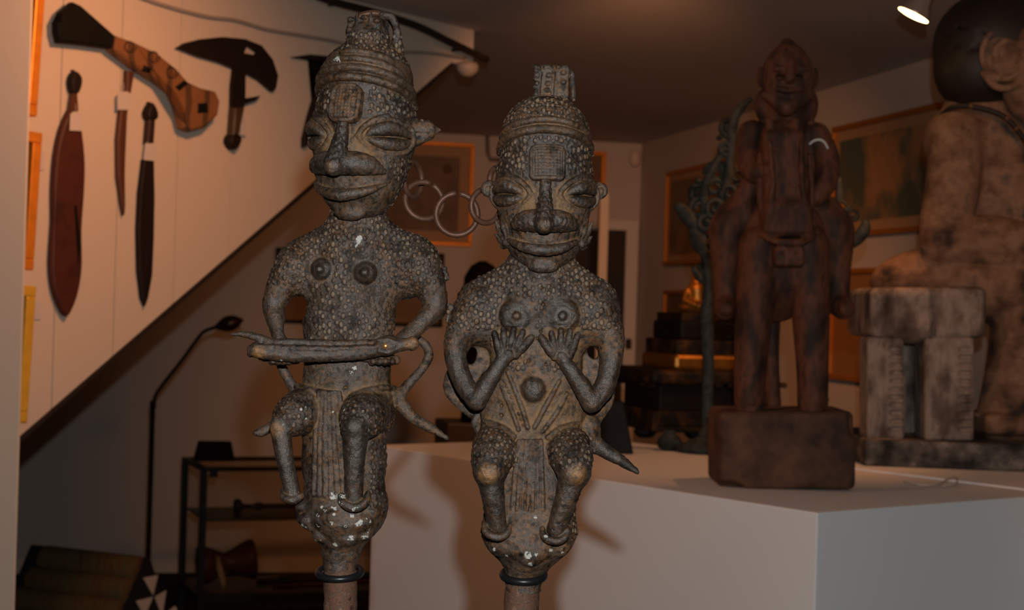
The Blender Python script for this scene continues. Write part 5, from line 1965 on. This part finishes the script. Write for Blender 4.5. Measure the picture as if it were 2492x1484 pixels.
pts = [(2424 + (62 - 5 * a) * math.cos(a + 2.2), 150 + (66 - 5 * a) * math.sin(a + 2.2) * -1.0, 84) for a in np.linspace(0, 7.5, 40)]
s.tube(pts, 8, 3)
s.tube([(2372, 190, 76), (2400, 222, 84), (2440, 222, 88), (2466, 190, 88)], [8, 9, 8, 6], 3, smooth=3)
tag(sculpt_simple('ear', s, YG, M_STONE, sg), 'large spiral carved ear and cheek')
pts = spline([P1(MG, x, y, z) for x, y, z in ((2290, 282, 0), (2312, 264, 30), (2360, 268, 60), (2420, 290, 70), (2460, 330, 70), (2500, 390, 60))], 5)
tube('necklace', [Vector(p) for p in pts], 0.006, M_HAIR, sg, 10)
for i in (9, 16, 19, 22):
    c_ = Vector(pts[min(i, len(pts) - 1)])
    lathe('bead', c_ + Vector((0, 0, -0.008)), [(0.002, 0.002), (0.006, 0.005), (0.007, 0.009), (0.005, 0.013), (0.002, 0.016)], plain('amber bead', (0.12, 0.05, 0.015), 0.4), sg, 12)
# stool under it
so = empty('carved_stool', P1(MG, 2230, 1055), 'whitewashed carved stool with thick seat and grooved pillars, beneath the seated figure', 'stool')
s = Sculpt((2070, 680, -230), (2400, 850, 170), 5.0)
s.box((2232, 760, -30), (138, 60, 150), 20)
s.ell((2232, 800, 60), (120, 36, 60), k=20)
s.tube([(2230, 700, 120), (2246, 760, 126), (2240, 830, 110)], [4, 8, 5], 4, cut=True)
tag(sculpt_simple('seat', s, YG, M_STOOL, so), 'thick rounded seat block')


def pillar(x0, x1, z0, z1, groove):
    s = Sculpt((x0 - 20, 800, z0 - 20), (x1 + 20, 1075, z1 + 20), 4.5)
    s.box(((x0 + x1) / 2, 940, (z0 + z1) / 2), ((x1 - x0) / 2, 122, (z1 - z0) / 2), 6)
    for i in range(11):
        y = 846 + i * 19
        s.box((groove, y, z1), (16, 5, 9), 2, None, 1, True)
    for x in (x0 + 24, (x0 + x1) / 2):
        s.tube([(x, 830, z1 + 2), (x, 1050, z1 + 2)], 5, 2, cut=True)
    sculpt_simple('pillar', s, YG, M_STOOL, so, 1)


pillar(2088, 2176, 10, 110, 2156)
pillar(2222, 2338, 10, 120, 2318)
pillar(2150, 2250, -180, -90, 2200)
bs = prism('figure_base', [(P1(MG, 2070, 1100, 165)[0], P1(MG, 2070, 1100, 165)[1]), (P1(MG, 2760, 1100, 230)[0], P1(MG, 2760, 1100, 230)[1]), (P1(MG, 2760, 1100, -260)[0], P1(MG, 2760, 1100, -260)[1]), (P1(MG, 2070, 1100, -250)[0], P1(MG, 2070, 1100, -250)[1])],
           ZP + 0.003, P1(MG, 2300, 1062, 165)[2], M_BASEB, None, 0.006)
tag(bs, 'black board base with flaking white paint under the stool and seated figure', 'base')

# loop of string lying in front of it
pts = [(2200, 1172), (2240, 1180), (2280, 1178), (2306, 1166), (2322, 1160), (2330, 1166), (2324, 1178), (2296, 1181)]


def on_plinth(px, py, h=0.0045):
    r = ray(px, py)
    t_ = (ZP + h - CAMZ) / r[2]
    return Vector((r[0] * t_, r[1] * t_, ZP + h))


c3 = [on_plinth(*p) for p in pts]
for i in (3, 4, 5):
    c3[i].z += 0.006
    c3[i] = on_plinth(*pts[i], 0.0055)
c3 = spline([tuple(p) for p in c3], 6)
tag(tube('string_loop', [Vector(p) for p in c3], 0.0016, plain('white cotton string', (0.5, 0.42, 0.36), 0.9), None, 8), 'small loop of pale string lying on the plinth before the black base', 'string')

# ---- gilt altar
M_ALT = blotchy('black lacquer and worn gilt', [(0.008, 0.006, 0.005), (0.014, 0.009, 0.006), (0.05, 0.022, 0.007), (0.12, 0.05, 0.012)], 24, 0.6, 0.1, 0.002, 0.2)
M_ALTG = plain('burnished gilt', (0.36, 0.14, 0.02), 0.35, metal=0.7, var=0.5, scale=60, bump=0.001)
YA = 3.45
MA = mapper(YA)
al = empty('stepped_altar', P1(MA, 1690, 1075), 'black and gilt stepped altar stand with small feet, behind the horse', 'altar')
ALR = math.radians(16)


def tier(nm, x0, x1, y0, y1, half_d, m, bev=0.004):
    a, b = P1(MA, x0, (y0 + y1) / 2), P1(MA, x1, (y0 + y1) / 2)
    zt, zb = P1(MA, (x0 + x1) / 2, y0).z, P1(MA, (x0 + x1) / 2, y1).z
    return box(nm, ((a.x + b.x) / 2, (a.y + b.y) / 2, (zt + zb) / 2), ((b - a).length, half_d * 2, zt - zb), ALR, m, al, bev)


tier('plinth_board', 1528, 1850, 992, 1042, 0.15, M_ALT)
tier('gilt_band', 1536, 1844, 1012, 1028, 0.153, M_ALT)
tier('recessed_body', 1552, 1830, 930, 994, 0.13, M_BLACK)
tier('cornice', 1526, 1852, 896, 930, 0.155, M_ALT, 0.01)
for i in range(11):
    x = 1536 + i * 30
    tier('cornice_bead', x, x + 18, 924, 936, 0.152, M_ALT, 0.002)
tier('gilt_step', 1592, 1840, 860, 898, 0.12, M_ALTG, 0.01)
tier('step', 1600, 1830, 826, 862, 0.11, M_ALT)
tier('step', 1614, 1820, 780, 828, 0.10, M_BLACK, 0.01)
tier('step', 1622, 1810, 762, 786, 0.09, M_ALT)
for x in (1562, 1682, 1800):
    c_ = P1(MA, x, 1078, 90)
    zt = P1(MA, x, 1036).z
    lathe('foot', (c_.x, c_.y, ZP + 0.003), [(0.018, 0), (0.026, 0.008), (0.03, (zt - ZP) * 0.5), (0.022, zt - ZP)], M_BLACK, al, 16)
# small gilt seated image on top
gi = empty('gilt_image', P1(MA, 1690, 764), 'small gilt seated image on top of the stepped altar', 'figurine')
s = Sculpt((1640, 650, -80), (1760, 780, 60), 3.0)
s.ell((1698, 748, -10), (46, 18, 34), k=6)
s.tube([(1698, 745, -14), (1698, 706, -14)], [24, 26], 8)
s.ell((1698, 678, -12), (15, 18, 15), k=4)
s.tube([(1674, 706, -8), (1666, 730, 8), (1690, 742, 22)], [9, 8, 7], 4)
s.tube([(1722, 706, -8), (1730, 730, 8), (1706, 742, 22)], [9, 8, 7], 4)
sculpt_simple('image_body', s, YA, M_ALTG, gi)

# ---- verdigris candelabrum
M_VERD = blotchy('verdigris bronze', [(0.010, 0.011, 0.009), (0.028, 0.033, 0.028), (0.050, 0.060, 0.054), (0.020, 0.018, 0.014)], 30, 0.7, 0.2, 0.002, 0.3)
YV = 3.08
MV = mapper(YV)
cd = empty('openwork_candelabrum', P1(MV, 1722, 1095), 'green openwork bronze candelabrum with curled foliage, standing behind the horse', 'candelabrum')
SV = YV * K / F


def vt(nm, pts, r, n=10):
    q = spline([(p[0], p[1], p[2] if len(p) > 2 else 0.0) for p in pts], 5)
    rr = r if hasattr(r, '__len__') else [r] * len(pts)
    rq = spline([(x,) for x in rr], 5)[:, 0] if len(rr) > 2 else np.linspace(rr[0], rr[-1], len(q))
    return tube(nm, [P1(MV, *p) for p in q], [max(0.4, x) * SV for x in rq], M_VERD, cd, n)


def curl(x, y, r, a0, turns, sgn, rad, z=0.0):
    pts = []
    n = int(14 * turns)
    for i in range(n + 1):
        t_ = i / n
        a = a0 + sgn * 2 * math.pi * turns * t_
        q = r * (1 - 0.72 * t_)
        pts.append((x + q * math.cos(a), y + q * math.sin(a), z + 8 * t_))
    tube('scroll', [P1(MV, *p) for p in pts], [max(2.0, rad * (1 - 0.5 * i / n)) * SV for i in range(n + 1)], M_VERD, cd, 8)


vt('stem', [(1722, 1060), (1722, 960), (1724, 880), (1720, 780), (1724, 700), (1722, 640), (1722, 610)], [16, 14, 15, 17, 13, 15, 22])
lathe('stem_base', (P1(MV, 1722, 1090).x, P1(MV, 1722, 1090).y, ZP + 0.003), [(0.07, 0.0), (0.072, 0.01), (0.05, 0.02), (0.024, 0.035), (0.015, 0.06)], M_VERD, cd)
vt('stem_cup', [(1690, 555), (1700, 590), (1722, 625)], [14, 20, 10])
vt('stem_cup', [(1754, 555), (1744, 590), (1722, 625)], [14, 20, 10])
vt('arm', [(1716, 600), (1696, 560), (1668, 520), (1646, 496)], [12, 15, 18, 10])
vt('arm', [(1728, 600), (1752, 560), (1790, 520), (1820, 470)], [12, 15, 14, 8])
vt('leaf', [(1714, 690), (1700, 672), (1684, 648)], [6, 11, 4])
vt('leaf', [(1716, 668), (1704, 650), (1712, 634)], [5, 8, 4])
vt('central_frame', [(1724, 560), (1762, 470), (1778, 380), (1784, 300), (1806, 258), (1830, 240)], [10, 13, 13, 12, 11, 6])
vt('central_frame', [(1724, 560), (1712, 480), (1730, 420), (1770, 350)], [10, 11, 11, 8])
rg = random.Random(4)
for x, y, r, a0, tn, sg_, rd in ((1776, 308, 24, 1.0, 1.5, 1, 9), (1744, 420, 26, 3.0, 1.4, 1, 9), (1740, 456, 22, 0.0, 1.3, -1, 8), (1706, 468, 26, 2.0, 1.5, 1, 9), (1776, 410, 22, 4.0, 1.3, -1, 8),
                                 (1700, 506, 24, 5.0, 1.4, -1, 8), (1740, 506, 26, 1.0, 1.4, 1, 8), (1774, 470, 20, 2.5, 1.3, 1, 8), (1716, 545, 24, 0.5, 1.4, -1, 9), (1752, 540, 22, 3.0, 1.3, 1, 8),
                                 (1766, 360, 20, 0.0, 1.3, 1, 8), (1800, 350, 22, 2.0, 1.3, -1, 8), (1796, 430, 22, 2.0, 1.3, -1, 8), (1790, 500, 20, 2.0, 1.3, -1, 8), (1728, 585, 16, 2.0, 1.2, 1, 7)):
    curl(x, y, r, a0, tn, sg_, rd, rg.uniform(-14, 14))
for x, y in ((1698, 440), (1750, 336), (1752, 368), (1806, 262), (1690, 452), (1744, 580), (1692, 575)):
    c_ = P1(MV, x, y, 6)
    lathe('bud', c_ + Vector((0, 0, -7 * SV)), [(2 * SV, 0), (8 * SV, 4 * SV), (8 * SV, 9 * SV), (2 * SV, 14 * SV)], M_VERD, cd, 10)
# its right-hand arm shows on the other side of the rider
vt('arm', [(1828, 560, -30), (1900, 600, -40), (2000, 620, -40), (2080, 590, -30), (2106, 560, -20), (2112, 535, -20)], [10, 11, 12, 14, 16, 8])
vt('candle_spike', [(2046, 430, -30), (2050, 500, -30), (2052, 600, -36)], [8, 12, 9])
curl(2052, 500, 18, 0.0, 1.2, 1, 7, -20)
curl(2078, 520, 16, 2.0, 1.2, -1, 6, -20)
lathe('gilt_knob', P1(MV, 2048, 508, -10), [(0.003, -0.012), (0.011, -0.004), (0.011, 0.004), (0.003, 0.012)], M_ALTG, cd, 14)

# small dark things on the plinth top
def tri_block(px0, px1, ytop, ybot, xt0, xt1, Y, depth, label, name, material):
    m = mapper(Y)
    zb = ZP
    bm = bmesh.new()
    pts = []
    for d_ in (depth / 2, -depth / 2):
        for (x, y) in ((px0, ybot), (px1, ybot), (xt1, ytop), (xt0, ytop)):
            p = P1(m, x, y)
            pts.append((p.x, p.y + d_, max(p.z, zb) if y == ytop else zb))
    add_hull_box(bm, pts)
    bevel_all(bm, 0.003)
    return tag(from_bm(name, bm, material), label, 'block')


tri_block(1444, 1540, 975, 1092, 1452, 1516, 3.02, 0.06, 'black wedge-shaped block standing on the plinth behind the tail spike', 'wedge_block', M_BLACK)
c_ = on_plinth(1632, 1094)
m_ = lathe('dark_pot', (c_.x, c_.y + 0.03, ZP + 0.0), [(0.012, 0), (0.026, 0.006), (0.030, 0.020), (0.020, 0.034), (0.012, 0.040), (0.016, 0.046), (0.010, 0.046), (0.008, 0.03)], M_VERD)
tag(m_, 'small dark green pot on the plinth in front of the gilt altar', 'pot')

# ---- the lit spotlight at the top
M_CHROME = plain('brushed spotlight metal', (0.5, 0.42, 0.36), 0.3, metal=0.8, var=0.1)
YQ = 2.9
MQ = mapper(YQ)
a = P1(MQ, 2223, 36, 0)
b = P1(MQ, 2262, -38, 10)
axis = (b - a).normalized()
sp = empty('ceiling_spotlight', a, 'lit metal ceiling spotlight shining down at the top right', 'spotlight')
rr = 42 * YQ * K / F
lathe('shade', a, [(rr, 0.0), (rr * 0.98, 0.004), (rr * 0.62, 0.03), (rr * 0.52, 0.045), (rr * 0.50, 0.10), (rr * 0.30, 0.105)], M_CHROME, sp, 28, tuple(axis))
t = NT('lit halogen lens')
em = t.n('ShaderNodeEmission')
em.inputs[0].default_value = (1.0, 0.62, 0.25, 1)
em.inputs[1].default_value = 14.0
t.l(em.outputs[0], t.t.nodes['Material Output'].inputs['Surface'])
lathe('lens', a - axis * 0.002, [(rr * 0.2, -0.003), (rr * 0.7, -0.002), (rr * 0.93, 0.0), (rr * 0.93, 0.002)], t.m, sp, 28, tuple(axis))
top_ = Vector((b.x, b.y, CEIL))
tube('stem', [a + axis * 0.10, a + axis * 0.13, top_], 0.006, M_CHROME, sp, 10)
lo_ = light('spot_bulb', 'SPOT', a - axis * 0.012, 10.0, WARM, aim=a - axis * 1.0, spot_size=math.radians(80), spot_blend=0.7, shadow_soft_size=0.02)
lo_.parent = sp
lo_.matrix_parent_inverse = Matrix.Translation(sp.location).inverted()
